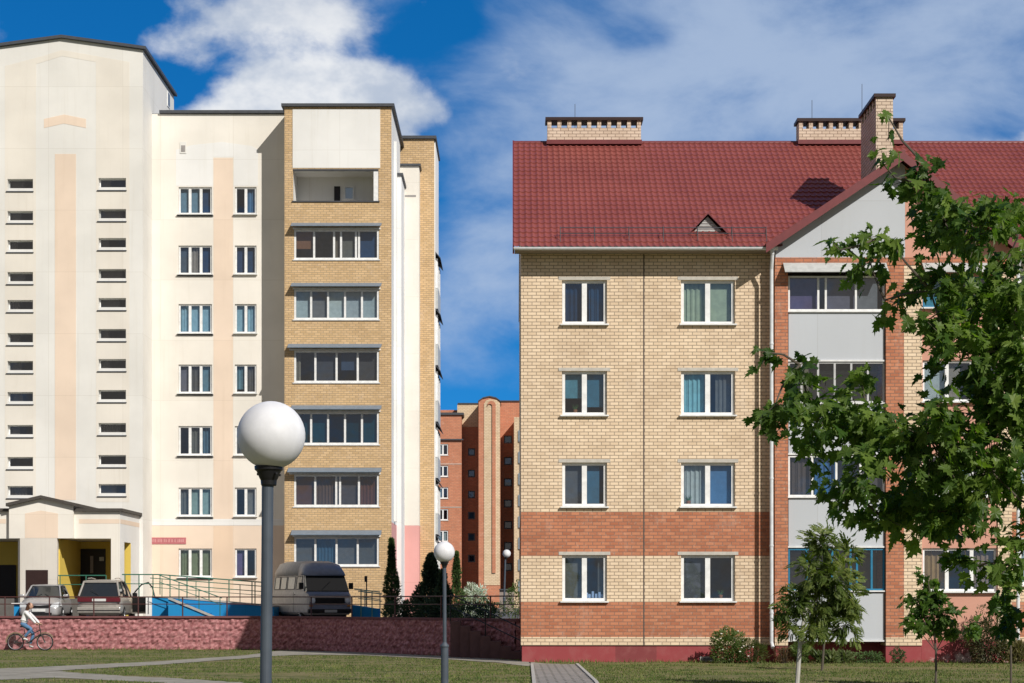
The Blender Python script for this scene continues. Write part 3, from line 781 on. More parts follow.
for (a, b) in ((783, 886), (922, 999)):
    x0, x1 = X(a, Yw), X(b, Yw); z1, z0 = Z(263, Yw), Z(271, Yw - .4)
    mm = MB(); mm.add([(x0, Yw - .40, z0), (x1, Yw - .40, z0), (x1, Yw - .025, z1), (x0, Yw - .025, z1), (x0, Yw - .40, z0 - .03), (x1, Yw - .40, z0 - .03), (x1, Yw - .025, z1 - .05), (x0, Yw - .025, z1 - .05)],
          [(0, 1, 2, 3), (4, 7, 6, 5), (0, 4, 5, 1), (0, 3, 7, 4), (1, 5, 6, 2)]); mm.build('canopy', M_canl, rb)
chimney(rb, X(876, 53.6), X(893, 53.6), 53.6, 55.9, 13.5, Z(94, 53.6), 5, 'y')
# ------------------------------------------------------------ left apartment tower
random.seed(11)
Yc, Yt, Yb = 82., 80., 80.3
lb = thing('panel_apartment_tower', 'tall cream and white plastered apartment block with brick balcony column', 'building', (X(200, Yc), Yc, TZ))
TXR = X(143, Yt); TXL = TXR - 7.25
# tower with stair windows
sw = []
ys_r = [184, 215, 244, 275, 304, 335, 365, 396, 429, 461, 490]; ys_l = [185, 217, 246, 278, 306, 339, 367, 398, 431, 463, 492]
for yl, yr in zip(ys_l, ys_r):
    sw.append((X(7.5, Yt), X(33, Yt), Z(yl + 6.2, Yt), Z(yl - 6, Yt), 0)); sw.append((X(98.5, Yt), X(126, Yt), Z(yr + 6.2, Yt), Z(yr - 6, Yt), 1))
zc = Z(50, Yt); za = Z(38.5, Yt); xa = X(62, Yt); TB = 87.3
m = MB(); m.wall(TXL, TXR, TZ, zc - .3, Yt, [s[:4] for s in sw], .30)
m.quad((TXL, Yt, zc - .3), (TXR, Yt, zc - .3), (TXR, Yt, zc), (xa, Yt, za), (TXL, Yt, zc))
m.quad((TXR, Yt, TZ), (TXR, TB, TZ), (TXR, TB, zc), (TXR, Yt, zc)); m.quad((TXL, Yt, TZ), (TXL, TB, TZ), (TXL, TB, zc), (TXL, Yt, zc))
m.quad((TXL, TB, TZ), (TXR, TB, TZ), (TXR, TB, zc), (TXL, TB, zc))
m.build('tower_wall', M_greyw, lb)
m = MB()
for a, b in (((TXL - .15, zc), (xa, za)), ((xa, za), (TXR + .15, zc))):
    m.add([(a[0], Yt - .15, a[1]), (b[0], Yt - .15, b[1]), (b[0], Yt - .15, b[1] + .13), (a[0], Yt - .15, a[1] + .13), (a[0], TB + .1, a[1]), (b[0], TB + .1, b[1]), (b[0], TB + .1, b[1] + .13), (a[0], TB + .1, a[1] + .13)],
          [(0, 1, 2, 3), (4, 7, 6, 5), (0, 4, 5, 1), (3, 2, 6, 7), (1, 5, 6, 2), (0, 3, 7, 4)])
m.build('roof', M_dark, lb)
def deco(x0, x1, y0, y1, Y, material, name='painted_strip', th=.006, pts=None):
    if pts: m = MB().prism([(X(a, Y), Z(b, Y)) for a, b in pts], Y - th, Y + .001)
    else: m = MB().box(X(x0, Y), X(x1, Y), Y - th, Y + .001, Z(y1, Y), Z(y0, Y))
    return m.build(name, material, lb)
def strip_holes(x0, x1, y0, y1, Y, material, holes, th=.006, pts_top=None):
    m = MB(); xa_, xb_ = X(x0, Y), X(x1, Y)
    hs_ = [h for h in holes if h[0] > xa_ and h[1] < xb_ and h[2] > Z(y1, Y) and h[3] < Z(y0, Y)]
    m.wall(xa_, xb_, Z(y1, Y), Z(y0, Y), Y - th, hs_, .005)
    return m.build('painted_strip', material, lb)
strip_holes(5, 36, 86, 502, Yt, M_strip, [s[:4] for s in sw]); strip_holes(96, 129.5, 86, 502, Yt, M_strip, [s[:4] for s in sw])
deco(0, 0, 0, 0, Yt, M_strip, pts=[(5, 86), (5, 66), (43, 56), (43, 62), (36.3, 64), (36.3, 86)][::-1]); deco(0, 0, 0, 0, Yt, M_strip, pts=[(96, 86), (96, 62), (62, 56), (43.3, 62), (43.3, 56), (62, 50), (129.5, 62), (129.5, 86)][::-1])
deco(55, 76, 154, 500, Yt, M_peach2, th=.009); deco(0, 0, 0, 0, Yt, M_peach2, pts=[(44, 128), (44, 119), (64, 114.5), (86, 119), (86, 128), (64, 123.5)][::-1], th=.009)
# stair windows: deep reveal, little frame, sill
for (x0, x1, z0, z1, k_) in sw:
    glazing(lb, x0 + .01, x1 - .01, z0 + .10, z1 - .0, Yt + .19, (1,), [((.12, .10, .09), 0, random.uniform(.3, .8), 1)] if random.random() < .6 else [], name='stair_window', fr=.045, mu=.02, fm=M_pvc if random.random() < .6 else M_canl, sill=False)
    MB().box(x0 + .002, x1 - .002, Yt + .0, Yt + .19, z0 + .002, z0 + .13).build('reveal_sill', M_white, lb)
    MB().box(x0 - .06, x1 + .03, Yt - .05, Yt + .02, z0 - .04, z0 - .0).build('sill', M_dark, lb)
m = MB()
for i in range(8): m.box(TXL + .1, TXR - .1, Yt + .5, TB - .1, TZ + .02 + 2.8 * i + .9, TZ + .12 + 2.8 * i + .9)
m.box(TXL + .1, TXR - .1, Yt + 3, Yt + 3.1, TZ + .2, zc - .3); m.build('floor_slab', M_slab, lb)
# small high window on the tower's side
MB().box(TXR - .01, TXR + .03, 85.6, 86.2, Z(108, 86), Z(93, 86)).build('window', M_pvc, lb)
MB().box(TXR - .01, TXR + .04, 85.68, 86.12, Z(106.5, 86), Z(94.5, 86)).build('pane', M_carglass, lb)
# cream recessed wall
CXR = X(286, Yb) + .02; zc2 = Z(114, Yc)
cw = []
ry = [(187, 214.5), (245.5, 274.5), (304, 333.5), (364.5, 393.5), (426, 455.5), (487.5, 516.5), (548.5, 577.5)]
for a, b in ry: cw.append((X(178.5, Yc), X(212, Yc), Z(b, Yc), Z(a, Yc))); cw.append((X(234.8, Yc), X(256.5, Yc), Z(b, Yc), Z(a, Yc)))
m = MB(); m.wall(TXR + .001, CXR, Z(525, Yc), zc2, Yc, cw, .14); m.build('wall', M_cream, lb)
m = MB(); m.wall(TXR + .001, CXR, TZ, Z(525, Yc), Yc, cw, .14); m.build('lower_wall', M_peach2, lb)
m = MB(); m.box(TXR + .001, CXR, Yc + .001, 92, zc2, zc2 + .02); m.quad((TXR, 92, TZ), (X(437, 91.6), 92, TZ), (X(437, 91.6), 92, zc2), (TXR, 92, zc2)); m.build('roof_deck', M_dark, lb)
MB().box(TXR + .35, CXR, Yc - .12, Yc + .3, zc2 + .021, zc2 + .15).build('parapet_cap', M_dark, lb)
strip_holes(0, 0, 0, 0, Yc, M_cream, []) if False else None
deco(213.5, 233, 158, 519, Yc, M_peach2); deco(152.2, 283, 519, 525.5, Yc, M_white, th=.012)
deco(213.5, 233, 526, 590, Yc, M_peach, th=.008)
deco(0, 0, 0, 0, Yc, M_white, pts=[(176, 186), (176, 150), (192, 145), (222, 142), (252, 146), (258, 150), (258, 186), (234, 186), (234, 157), (213, 157), (213, 186)][::-1])
vb = MB().box(X(180, Yc), X(186.5, Yc), Yc - .03, Yc + .02, Z(153.5, Yc), Z(142, Yc)).build('vent_box', M_greyw, lb)
MB().box(X(181.2, Yc), X(185.3, Yc), Yc - .04, Yc + .0, Z(152, Yc), Z(145.5, Yc)).build('grille', M_vent, vb)
SKYC = (.34, .52, .62)
pal = [None, NAVY, GREY, SLATE, SHEER, (.2, .2, .19)]
curA = [[((.20, .32, .42), 0, 1, 1), ((.20, .32, .42), 0, 1, 1), NAVY], [SLATE, ((.35, .30, .27), .0, 1, 1), NAVY], [(SKYC)] * 3, [((.19, .18, .22), 0, 1, 1), GREY, ((.16, .28, .36), 0, 1, 1)],
        [None, ((.16, .145, .13), 0, 1, 1), ((.10, .18, .25), 0, 1, 1)], [((.15, .15, .14), 0, 1, 1), ((.30, .40, .37), 0, 1, 1), ((.30, .42, .42), 0, 1, 1)], [((.24, .28, .18), 0, 1, 1), ((.24, .28, .18), 0, 1, 1), ((.26, .30, .2), 0, 1, 1)]]
curB = [[None, ((.10, .2, .34), 0, 1, 1)], [((.04, .07, .15), 0, 1, 1), NAVY], [(SKYC), (SKYC)], [((.15, .28, .35), 0, 1, .85), GREY], [GREY, None], [None, ((.2, .19, .18), 0, .8, 1)], [(PURPLE), None]]
for i in range(7):
    a, b = cw[2 * i], cw[2 * i + 1]
    glazing(lb, a[0] + .01, a[1] - .01, a[2] + .02, a[3], Yc + .07, (1, 1, 1), curA[i], fr=.07, mu=.06); glazing(lb, b[0] + .01, b[1] - .01, b[2] + .02, b[3], Yc + .07, (1, 1), curB[i], fr=.07, mu=.06)
    MB().box(a[0] - .06, a[1] + .06, Yc - .06, Yc + .0, a[2] - .09, a[2] - .048).build('sill_shadow_strip', M_dark, lb)  # dark strip standing in for the shadow under the sill
m = MB()
for i in range(8): m.box(TXR + .1, CXR, Yc + .35, 91.5, Z(590, Yc) + 2.745 * i, Z(590, Yc) + .1 + 2.745 * i)
m.box(TXR + .1, CXR, Yc + 3, Yc + 3.1, TZ, zc2 - .1); m.build('floor_slab', M_slab, lb)
sg = MB().box(X(150, Yc), X(186, Yc), Yc - .03, Yc - .001, Z(544, Yc), Z(537.5, Yc)).build('name_plate', mat('rose_sign', (.48, .16, .17)), lb)
m = MB(); rng = random.Random(2); x = X(151.5, Yc)
while x < X(184.5, Yc):   # the far-off lettering reads only as a row of small pale strokes
    w_ = rng.uniform(.03, .06); m.box(x, x + w_, Yc - .034, Yc - .03, Z(542.2, Yc), Z(539.2, Yc)); x += w_ + rng.choice((.03, .03, .08))
m.build('lettering', mat('rose_lettering', (.58, .28, .28)), sg)
# balcony block
bxL, bxR = X(284.5, Yb), X(391.5, Yb); zt = Z(107, Yb); SB = 86.5
wr = [(229.5, 260), (289.5, 320), (350.5, 383), (412, 445), (474.5, 507), (537, 566.5)]
bh_ = [(X(294, Yb), X(379, Yb), Z(b, Yb), Z(a, Yb)) for a, b in wr]; lo = (X(293, Yb), X(378.5, Yb), Z(201, Yb), Z(169.5, Yb))
m = MB(); m.wall(bxL, bxR, TZ, zt, Yb, bh_ + [lo], .12); m.build('brick_front', M_ochre, lb)
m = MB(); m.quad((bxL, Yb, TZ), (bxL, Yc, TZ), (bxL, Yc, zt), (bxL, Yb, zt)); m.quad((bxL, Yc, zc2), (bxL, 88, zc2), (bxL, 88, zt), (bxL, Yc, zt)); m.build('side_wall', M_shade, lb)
zp = Z(522, Yb)
m = MB(); m.quad((bxR, Yb, zp), (bxR, SB, zp), (bxR, SB, zt), (bxR, Yb, zt)); m.build('side_wall', M_white, lb)
m = MB(); m.quad((bxR, Yb, TZ), (bxR, SB, TZ), (bxR, SB, zp), (bxR, Yb, zp)); m.build('lower_side_wall', M_pinkp, lb)
MB().box(bxR + .0, bxR + .12, 82.0, 82.35, zp + .1, zt - 1.1).build('white_rib', M_white, lb)
MB().box(bxR + .001, bxR + .22, 83.9, SB - .001, TZ, zt - 2.2).build('white_rib', M_white, lb)
MB().box(bxR - .0, bxR + .3, 83.8, SB, zt - 2.199, zt - 2.1).build('parapet_cap', M_dark, lb)
m = MB(); m.box(bxL - .13, bxR + .13, Yb - .14, 89.2, zt + .002, zt + .13); m.build('roof', M_dark, lb)
deco(292.7, 380.2, 109.5, 168, Yb, M_white, 'white_panel', th=.02)
# open loggia at the top
lm = MB(); a, b, c, e = lo
for q in (((a, Yb + .121, c), (a, Yb + 1.5, c), (a, Yb + 1.5, e), (a, Yb + .121, e)), ((b, Yb + .121, c), (b, Yb + .121, e), (b, Yb + 1.5, e), (b, Yb + 1.5, c)),
          ((a, Yb + 1.5, c - .8), (b, Yb + 1.5, c - .8), (b, Yb + 1.5, e), (a, Yb + 1.5, e)), ((a, Yb + .121, e), (a, Yb + 1.5, e), (b, Yb + 1.5, e), (b, Yb + .121, e)), ((a, Yb + .121, c - .8), (a, Yb + 1.5, c - .8), (b, Yb + 1.5, c - .8), (b, Yb + .121, c - .8))): lm.quad(*q)
lg = lm.build('open_loggia', M_white, lb)
MB().box(a - .05, b + .05, Yb - .05, Yb + .15, c - .05, c + .0).build('ledge', M_dark, lg)
MB().box(a, b, Yb - .02, Yb + .1, e - .05, e + .02).build('ledge', M_dark, lg)
MB().box(b - .22, b - .001, Yb + .02, Yb + .18, c + .001, e - .051).build('post', M_pvc, lg)
glazing(lb, X(344, 81.7), X(354, 81.7), Z(199.5, 81.7) , Z(186, 81.7), Yb + 1.42, (1,), [((.03, .09, .16), 0, 1, 1)], fr=.06)
MB().box(X(334, 81.7), X(340, 81.7), Yb + 1.46, Yb + 1.49, c - .7, Z(186, 81.7)).build('balcony_door', M_door, lb)
spl = [((1, 1, .35, .75, .15, 1), [((.25, .12, .07), .0, .9, .62), None, ((.2, .16, .12), 0, 1, 1), ((.16, .15, .14), 0, 1, 1), None, NAVY]),
       ((1, 1, 1, 1, 1), [(.46, .53, .54), (.20, .19, .19), (.52, .58, .58), (.44, .48, .50), (.42, .48, .50)]),
       ((1, 1, 1, 1), [((.25, .22, .18), 0, .3, 1), (.07, .07, .08), ((.05, .08, .14), .2, 1, .6), (.07, .065, .065)]),
       ((1, 1, 1, 1, 1), [(.05, .18, .20), (.05, .20, .22), None, (.04, .12, .14), (.05, .20, .22)]),
       ((1, 1, .18, .9, .95), [((.13, .06, .04), 0, 1, 1), ((.14, .08, .05), 0, 1, 1), NAVY, (.10, .08, .075), ((.15, .06, .04), 0, 1, 1)]),
       ((1, 1, 1, 1), [(.12, .12, .125), (.05, .11, .18), (.13, .13, .125), (.11, .105, .10)])]
for i, (h_, (s_, cu)) in enumerate(zip(bh_, spl)):
    cu = [((c_, 0, 1, 1) if (c_ is not None and isinstance(c_[0], float)) else c_) for c_ in cu]
    glazing(lb, h_[0] + .005, h_[1] - .005, h_[2] + .02, h_[3] - .004, Yb + .02, s_, cu, name='balcony_glazing', fr=.085, mu=.045, glass_m=M_tealglass if i == 3 else None, fm=M_pvc, sillout=-.03)
    x0, x1 = h_[0] - (.25 if i in (2, 4) else .1), h_[1] + .12; z1 = h_[3] + .30
    mm = MB(); z0 = z1 - .2
    mm.add([(x0, Yb - .42, z0), (x1, Yb - .42, z0), (x1, Yb - .001, z1), (x0, Yb - .001, z1), (x0, Yb - .42, z0 - .03), (x1, Yb - .42, z0 - .03), (x1, Yb - .001, z1 - .05), (x0, Yb - .001, z1 - .05)],
           [(0, 1, 2, 3), (4, 7, 6, 5), (0, 4, 5, 1), (0, 3, 7, 4), (1, 5, 6, 2)])
    cn = mm.build('canopy', M_canopy, lb)
    MB().box(x0 + .05, x1 - .05, Yb - .06, Yb + .1, h_[3] + .001, h_[3] + .075).build('canopy_frame', M_pvc, cn)
# things seen through the third and bottom loggia glazing
m = MB()
for i in range(7): m.box(bxL + .1, bxR - .1, Yb + .35, 88, bh_[0][2] - .9 - 2.76 * i, bh_[0][2] - .8 - 2.76 * i)
m.box(bxL + .1, bxR - .1, Yb + 1.6, Yb + 1.7, TZ, bh_[0][3] + .3); m.build('floor_slab', M_slab, lb)
# stepped side wing of the block
x1 = X(419, SB); z1 = Z(166, SB); zq = Z(525.5, SB)
MB().box(bxR - .5, x1, SB, SB + 1.5, zq + .001, z1).build('wall', M_cream, lb); MB().box(bxR - .5, x1, SB, SB + 1.5, TZ, zq).build('lower_wall', M_pinkp, lb)
MB().box(bxR - .0, x1 + .08, SB - .1, SB + 1.0, z1 + .001, z1 + .1).build('parapet_cap', M_dark, lb)
deco(405, 416, 195, 197, SB, M_vent, 'drain_slot')
YR2 = 87.5; x2 = X(434, YR2); z2 = Z(139, YR2)
MB().box(bxR - .5, x2, YR2, 91.8, TZ, z2).build('brick_wall', M_ochre, lb)
MB().box(x2 + .0005, x2 + .05, YR2 + .25, 91.7, TZ, z2 - .02).build('wall', M_white, lb)
MB().box(bxR - .6, x2 + .12, YR2 - .12, 91.9, z2 + .001, z2 + .14).build('roof', M_dark, lb)
for i in range(6):
    zz_ = bh_[0][2] + .2 - 2.76 * i
    b_ = MB().box(x2 + .05, x2 + .17, 88.1, 91.2, zz_ - 1.1, zz_ - .05).build('side_balcony', M_canl, lb)
    mm = MB(); mm.box(x2 + .05, x2 + .14, 88.1, 91.1, zz_ - .05, zz_ + 1.35); mm.build('glazing', M_carglass, b_)
    mm = MB()
    for yy in (88.08, 89.1, 90.1, 91.1): mm.box(x2 + .05, x2 + .16, yy, yy + .07, zz_ - .049, zz_ + 1.351)
    mm.box(x2 + .05, x2 + .155, 88.081, 91.169, zz_ - .09, zz_ - .0485); mm.build('frame', M_pvc, b_)
    mm = MB(); mm.add([(x2 + .05, 87.9, zz_ + 1.66), (x2 + .05, 91.3, zz_ + 1.66), (x2 + .30, 91.3, zz_ + 1.36), (x2 + .30, 87.9, zz_ + 1.36), (x2 + .05, 87.9, zz_ + 1.6), (x2 + .05, 91.3, zz_ + 1.6), (x2 + .30, 91.3, zz_ + 1.32), (x2 + .30, 87.9, zz_ + 1.32)],
        [(0, 1, 2, 3), (4, 7, 6, 5), (0, 3, 7, 4), (2, 3, 7, 6)]); mm.build('canopy', M_dark, b_)
# entrance porch
Yp = 76.; PZ = Z(538.5, Yp); cz = 5.62; EF = 1.95
pxr = X(120, Yp); pxl = X(-60, Yp)
m = MB(); m.wall(pxl, pxr, TZ, cz, Yp, [(X(56.8, Yp), X(111, Yp), TZ, PZ), (X(-30, Yp), X(18, Yp), TZ, PZ)], .25)
m.box(pxl, pxr - .3, Yp + 1, Yt - .01, PZ + .01, PZ + .1)
m.build('porch_wall', M_cream, lb)
# right side of the porch with its narrow opening
m = MB(); so_ = (Yp + .85, Yp + 2.15, TZ, PZ - .12)
for (a, b, c, e) in ((Yp, so_[0], TZ, cz), (so_[1], Yt, TZ, cz), (so_[0], so_[1], so_[3], cz)):
    m.quad((pxr, a, c), (pxr, b, c), (pxr, b, e), (pxr, a, e)); m.quad((pxr - .25, a, c), (pxr - .25, b, c), (pxr - .25, b, e), (pxr - .25, a, e))
mq = MB()
for yy in so_[:2]: mq.quad((pxr - .25, yy, TZ), (pxr, yy, TZ), (pxr, yy, so_[3]), (pxr - .25, yy, so_[3]))
m.quad((pxr - .25, so_[0], so_[3]), (pxr, so_[0], so_[3]), (pxr, so_[1], so_[3]), (pxr - .25, so_[1], so_[3]))
m.build('porch_side', M_white, lb); mq.build('opening_reveal', M_yellow, lb)
m = MB(); m.box(X(20, Yp) - .05, X(57, Yp), Yp + .251, Yp + .4, TZ, PZ)  # yellow lining
m.box(X(38, Yp), X(57, Yp) + .06, Yp + .252, Yt - .02, TZ, PZ - .001)
m.box(X(57, Yp), pxr - .26, Yt - .06, Yt - .02, TZ, PZ - .001); m.box(pxl, X(38, Yp), Yt - .06, Yt - .02, TZ, PZ - .001); m.box(pxr - .31, pxr - .26, Yp + .26, so_[0], TZ, PZ - .002); m.box(pxr - .31, pxr - .26, so_[1], Yt - .061, TZ, PZ - .002)
m.build('porch_lining', M_yellow, lb)
MB().box(pxl, pxr - .32, Yp + .26, Yt - .07, TZ - .5, EF).build('porch_floor', mat('dark_step_concrete', (.13, .12, .11)), lb)
m = MB(); m.box(X(77, Yt), X(106, Yt), Yt - .12, Yt - .065, EF, Z(549, Yt)); d_ = m.build('entrance_door', M_door, lb)
MB().box(X(91, Yt), X(94, Yt), Yt - .16, Yt - .125, Z(573, Yt), Z(556, Yt)).build('door_glass', mat('dull_glass', (.25, .22, .22), rough=.2), d_)
MB().box(X(100, Yt), X(104.5, Yt), Yt - .14, Yt - .125, Z(561, Yt), Z(557, Yt)).build('notice', M_canl, d_)
MB().box(X(-10, Yt), X(16.5, Yt), Yt - .12, Yt - .065, EF, Z(565, Yt)).build('entrance_door', M_door, lb)
MB().box(X(26, Yp - .25), X(48, Yp - .25), Yp - .28, Yp - .25, 1.4, Z(570, Yp - .25)).build('cellar_door', M_brown, lb)
# gabled front in the middle of the porch with its roof strips
Yg = Yp - .25
MB().prism([(X(20, Yg), PZ), (X(57, Yg), PZ), (X(73, Yg), PZ), (X(73, Yg), Z(506, Yg)), (X(42, Yg), Z(498, Yg)), (X(9, Yg), Z(506, Yg)), (X(9, Yg), PZ)], Yg, Yp - .002).build('porch_gable', M_cream, lb)
MB().box(X(20, Yg), X(57, Yg), Yg, Yp - .002, TZ, PZ - .001).build('porch_pier', plaster('pale_worn_plaster', (.68, .64, .58), streak=.5), lb)
m = MB()
m.prism([(X(a, Yg), Z(b, Yg)) for a, b in [(25, 538), (25, 513.5), (41, 510.5), (58, 513.5), (58, 538)]][::-1], Yg - .006, Yg + .001); m.build('painted_panel', M_peach2, lb)
def bar3(p, q, y0, y1, h):
    return MB().add([(p[0], y0, p[1]), (q[0], y0, q[1]), (q[0], y0, q[1] + h), (p[0], y0, p[1] + h), (p[0], y1, p[1]), (q[0], y1, q[1]), (q[0], y1, q[1] + h), (p[0], y1, p[1] + h)],
                    [(0, 1, 2, 3), (4, 7, 6, 5), (0, 4, 5, 1), (3, 2, 6, 7), (1, 5, 6, 2), (0, 3, 7, 4)])
M_pcap = mat('dark_slate_edge', (.07, .062, .055), rough=.7)
bar3((X(7, Yg), Z(506.5, Yg)), (X(42, Yg), Z(498.5, Yg)), Yg - .2, Yt - .1, .13).build('porch_roof', M_pcap, lb); bar3((X(42, Yg), Z(498.5, Yg)), (X(77, Yg), Z(506.5, Yg)), Yg - .2, Yt - .1, .13).build('porch_roof', M_pcap, lb)
MB().box(X(71.5, Yp), pxr + .12, Yp - .14, Yt - .02, cz + .001, cz + .13).build('porch_roof', M_pcap, lb); MB().box(pxl, X(10, Yp), Yp - .14, Yt - .02, cz + .001, cz + .13).build('porch_roof', M_pcap, lb)
MB().box(X(79, Yp), pxr - .02, Yp - .006, Yp + .001, Z(523.5, Yp), Z(519, Yp)).build('painted_strip', M_peach2, lb)
MB().box(pxl, X(6, Yp), Yp - .006, Yp + .001, Z(523.5, Yp), Z(519, Yp)).build('painted_strip', M_peach2, lb)
MB().box(pxr - .001, pxr + .006, Yp + .05, Yt - .05, Z(523.5, Yp), Z(519, Yp)).build('painted_strip', M_peach2, lb)

# ------------------------------------------------------------ wheelchair ramp, blue, with green rails
rm = thing('access_ramp', 'bright blue painted concrete ramp in front of the cream block', 'ramp', (X(210, 74), 74, TZ))
ya, yb2 = 73.6, 75.4
xa0, xa1 = X(152, ya), X(274, ya)
m = MB(); m.prism([(xa0, TZ - .2), (xa1, TZ - .2), (xa1, Z(607, ya)), (X(172, ya), Z(598, ya)), (xa0, Z(597.5, ya))], ya, yb2); m.build('ramp_wall', M_blue, rm)
m = MB(); m.prism([(xa0, Z(597.5, ya) + .002), (X(172, ya), Z(598, ya) + .002), (xa1, Z(607, ya) + .002), (xa1, Z(607, ya) + .06), (X(172, ya), Z(598, ya) + .05), (xa0, Z(597.5, ya) + .05)][::1], ya - .03, yb2); m.build('ramp_deck', M_conc, rm)
MB().box(xa0 - .25, xa0 - .002, ya - .02, yb2, TZ - .2, Z(597.5, ya)).build('end_block', M_white, rm)
m = MB(); yf = ya - 1.0; p = (X(168, yf), Z(597, yf)); q = (X(216, yf), Z(617, yf)); 
n = 6
for i in range(n):
    xx = p[0] + (q[0] - p[0]) * i / n; m.box(xx, xx + (q[0] - p[0]) / n - .001, yf + .06, ya - .035, TZ - .1, p[1] + (q[1] - p[1]) * (i + .5) / n - .05)
m.build('stair', M_blue, rm); bar3((p[0], p[1] - .08), (q[0], q[1] - .08), yf, yf + .05, .10).build('stringer', M_conc, rm)
MB().box(X(14, 74), X(22, 74), 74, 75.5, TZ - .1, Z(604.5, 74)).build('landing_wall', M_blue, rm); MB().box(X(12, 74), X(24, 74), 73.9, 75.55, Z(604.49, 74), Z(603, 74)).build('landing_slab', M_white, rm)
MB().box(X(68, 72), X(74, 72), 74.6, 75.3, TZ - .1, Z(599.5, 74)).build('bollard_block', M_blue, rm)
MB().box(X(67.5, 72), X(74.5, 72), 74.55, 75.35, Z(599.5, 74), Z(598, 74)).build('bollard_cap', M_white, rm)
gr = thing('ramp_railing', 'green tubular handrails running above the blue ramp', 'railing', (X(210, 74), 74, 1.9))
def railing(parent, pts, posts, mtl, low=.38, r=.024, zbot=None):
    m = MB(); m.poly(pts, r, 8); m.poly([(a, b, c - low) for a, b, c in pts], r * .7, 8); m.build('bar', mtl, parent)
    for (a, b, c, zb) in posts: MB().tube((a, b, zb), (a, b, c), r * .95).build('post', mtl, parent)
def gp(px, py, Y): return (X(px, Y), Y, Z(py, Y))
ty = ya + .1
railing(gr, [gp(58, 575.5, 75.7), gp(106, 575.5, 75.7)], [gp(60, 575.5, 75.7) + (1.9,), gp(86, 575.5, 75.7) + (1.9,), gp(106, 575.5, 75.7) + (1.9,)], M_green)
railing(gr, [gp(122, 574.5, ty), gp(159, 574.5, ty), gp(272, 583, ty)], [gp(px, 574.5 + max(0, (px - 159)) * .075, ty) + (Z(598 + max(0, px - 172) * .09, ty) + .04,) for px in (125, 139, 153, 170, 187, 209, 229, 252, 255, 272)], M_green)
ty2 = ya - .9
railing(gr, [gp(159, 575, ty2), gp(222, 598, ty2)], [gp(px, 575 + (px - 159) * .365, ty2) + (Z(597 + (px - 166) * .40, ty2),) for px in (160, 179, 199, 220)], M_green, low=.28, r=.02)
tyb = yb2 - .1
railing(gr, [gp(150, 578, tyb), gp(272, 587, tyb)], [gp(px, 578 + (px - 150) * .074, tyb) + (Z(598 + max(0, px - 172) * .085, tyb),) for px in (162, 196, 240)], M_green, r=.018)
# second, half hidden entrance ramp beside the van
r2 = thing('side_ramp', 'shaded blue ramp base beside the van', 'ramp', (X(372, 74), 74, TZ))
MB().prism([(X(352, 74), TZ - .1), (X(378, 74), TZ - .1), (X(378, 74), Z(609, 74)), (X(352, 74), Z(605, 74))], 74, 75.4).build('ramp_wall', M_blue, r2)
g2 = thing('side_railing', 'green handrail over the shaded blue ramp beside the van', 'railing', (X(372, 74), 73.9, 1.5))
mt = mat('mint_rail', (.18, .38, .32), rough=.5)
railing(g2, [gp(354, 589, 73.9), gp(380, 592, 73.9)], [gp(361, 589, 73.9) + (1.1,), gp(372, 591, 73.9) + (1.1,)], mt, low=.3)
railing(g2, [gp(358, 591, 75.2), gp(382, 594, 75.2)], [gp(365, 591, 75.2) + (1.1,), gp(380, 594, 75.2) + (1.1,)], mt, low=.3)
sp = thing('signpost', 'slim dark post with a small upright plate behind the van', 'sign', (X(366.5, 76.5), 76.5, TZ))
MB().tube((X(366.5, 76.5), 76.5, TZ), (X(366.5, 76.5), 76.5, Z(577, 76.5)), .025).build('post', M_black, sp)
MB().box(X(364.6, 76.5), X(367.4, 76.5), 76.42, 76.47, Z(582, 76.5), Z(576, 76.5)).build('plate', M_black, sp)

# ------------------------------------------------------------ far brick apartment block
fb = thing('distant_brick_block', 'red brick apartment block with a tall arched buff pilaster seen down the gap', 'building', (X(480, 237), 237, TZ))
Yf = 237.
M_fbrown = M_farred
fw = [(X(437.5, Yf), X(448.3, Yf), Z(y + 5.8, Yf), Z(y - 5.6, Yf)) for y in (449.5, 471, 492.8, 514.5, 536, 557.5)]
fw += [(X(418, Yf), X(429, Yf), Z(y + 5.8, Yf), Z(y - 5.6, Yf)) for y in (449.5, 471, 492.8, 514.5, 536, 557.5)]
zf = Z(415, Yf); xf1 = X(461.5, Yf)
m = MB(); m.wall(X(330, Yf), xf1, TZ, zf, Yf, fw, .2); m.quad((xf1, Yf, TZ), (xf1, 250, TZ), (xf1, 250, zf), (xf1, Yf, zf)); m.build('wall', M_farred, fb)
MB().box(X(330, Yf), xf1 + .3, Yf - .25, 250, zf + .001, zf + .3).build('parapet_cap', M_dark, fb)
MB().box(X(330, Yf), xf1 + .25, Yf - .3, Yf, Z(440.3, Yf), Z(439, Yf)).build('cornice', M_dark, fb)
for y in (463.8, 507): MB().box(X(330, Yf), xf1, Yf - .03, Yf, Z(y + .5, Yf), Z(y - .2, Yf)).build('belt_course', M_lint, fb)
cf = [((.25, .38, .42), 0, 1, 1), None, ((.4, .45, .46), 0, 1, 1), ((.25, .36, .44), 0, 1, 1)]
for i, h_ in enumerate(fw): glazing(fb, h_[0], h_[1], h_[2], h_[3], Yf + .1, (1, 1), [random.choice(cf), random.choice(cf)], fr=.15, mu=.1)
Y2 = 240.2
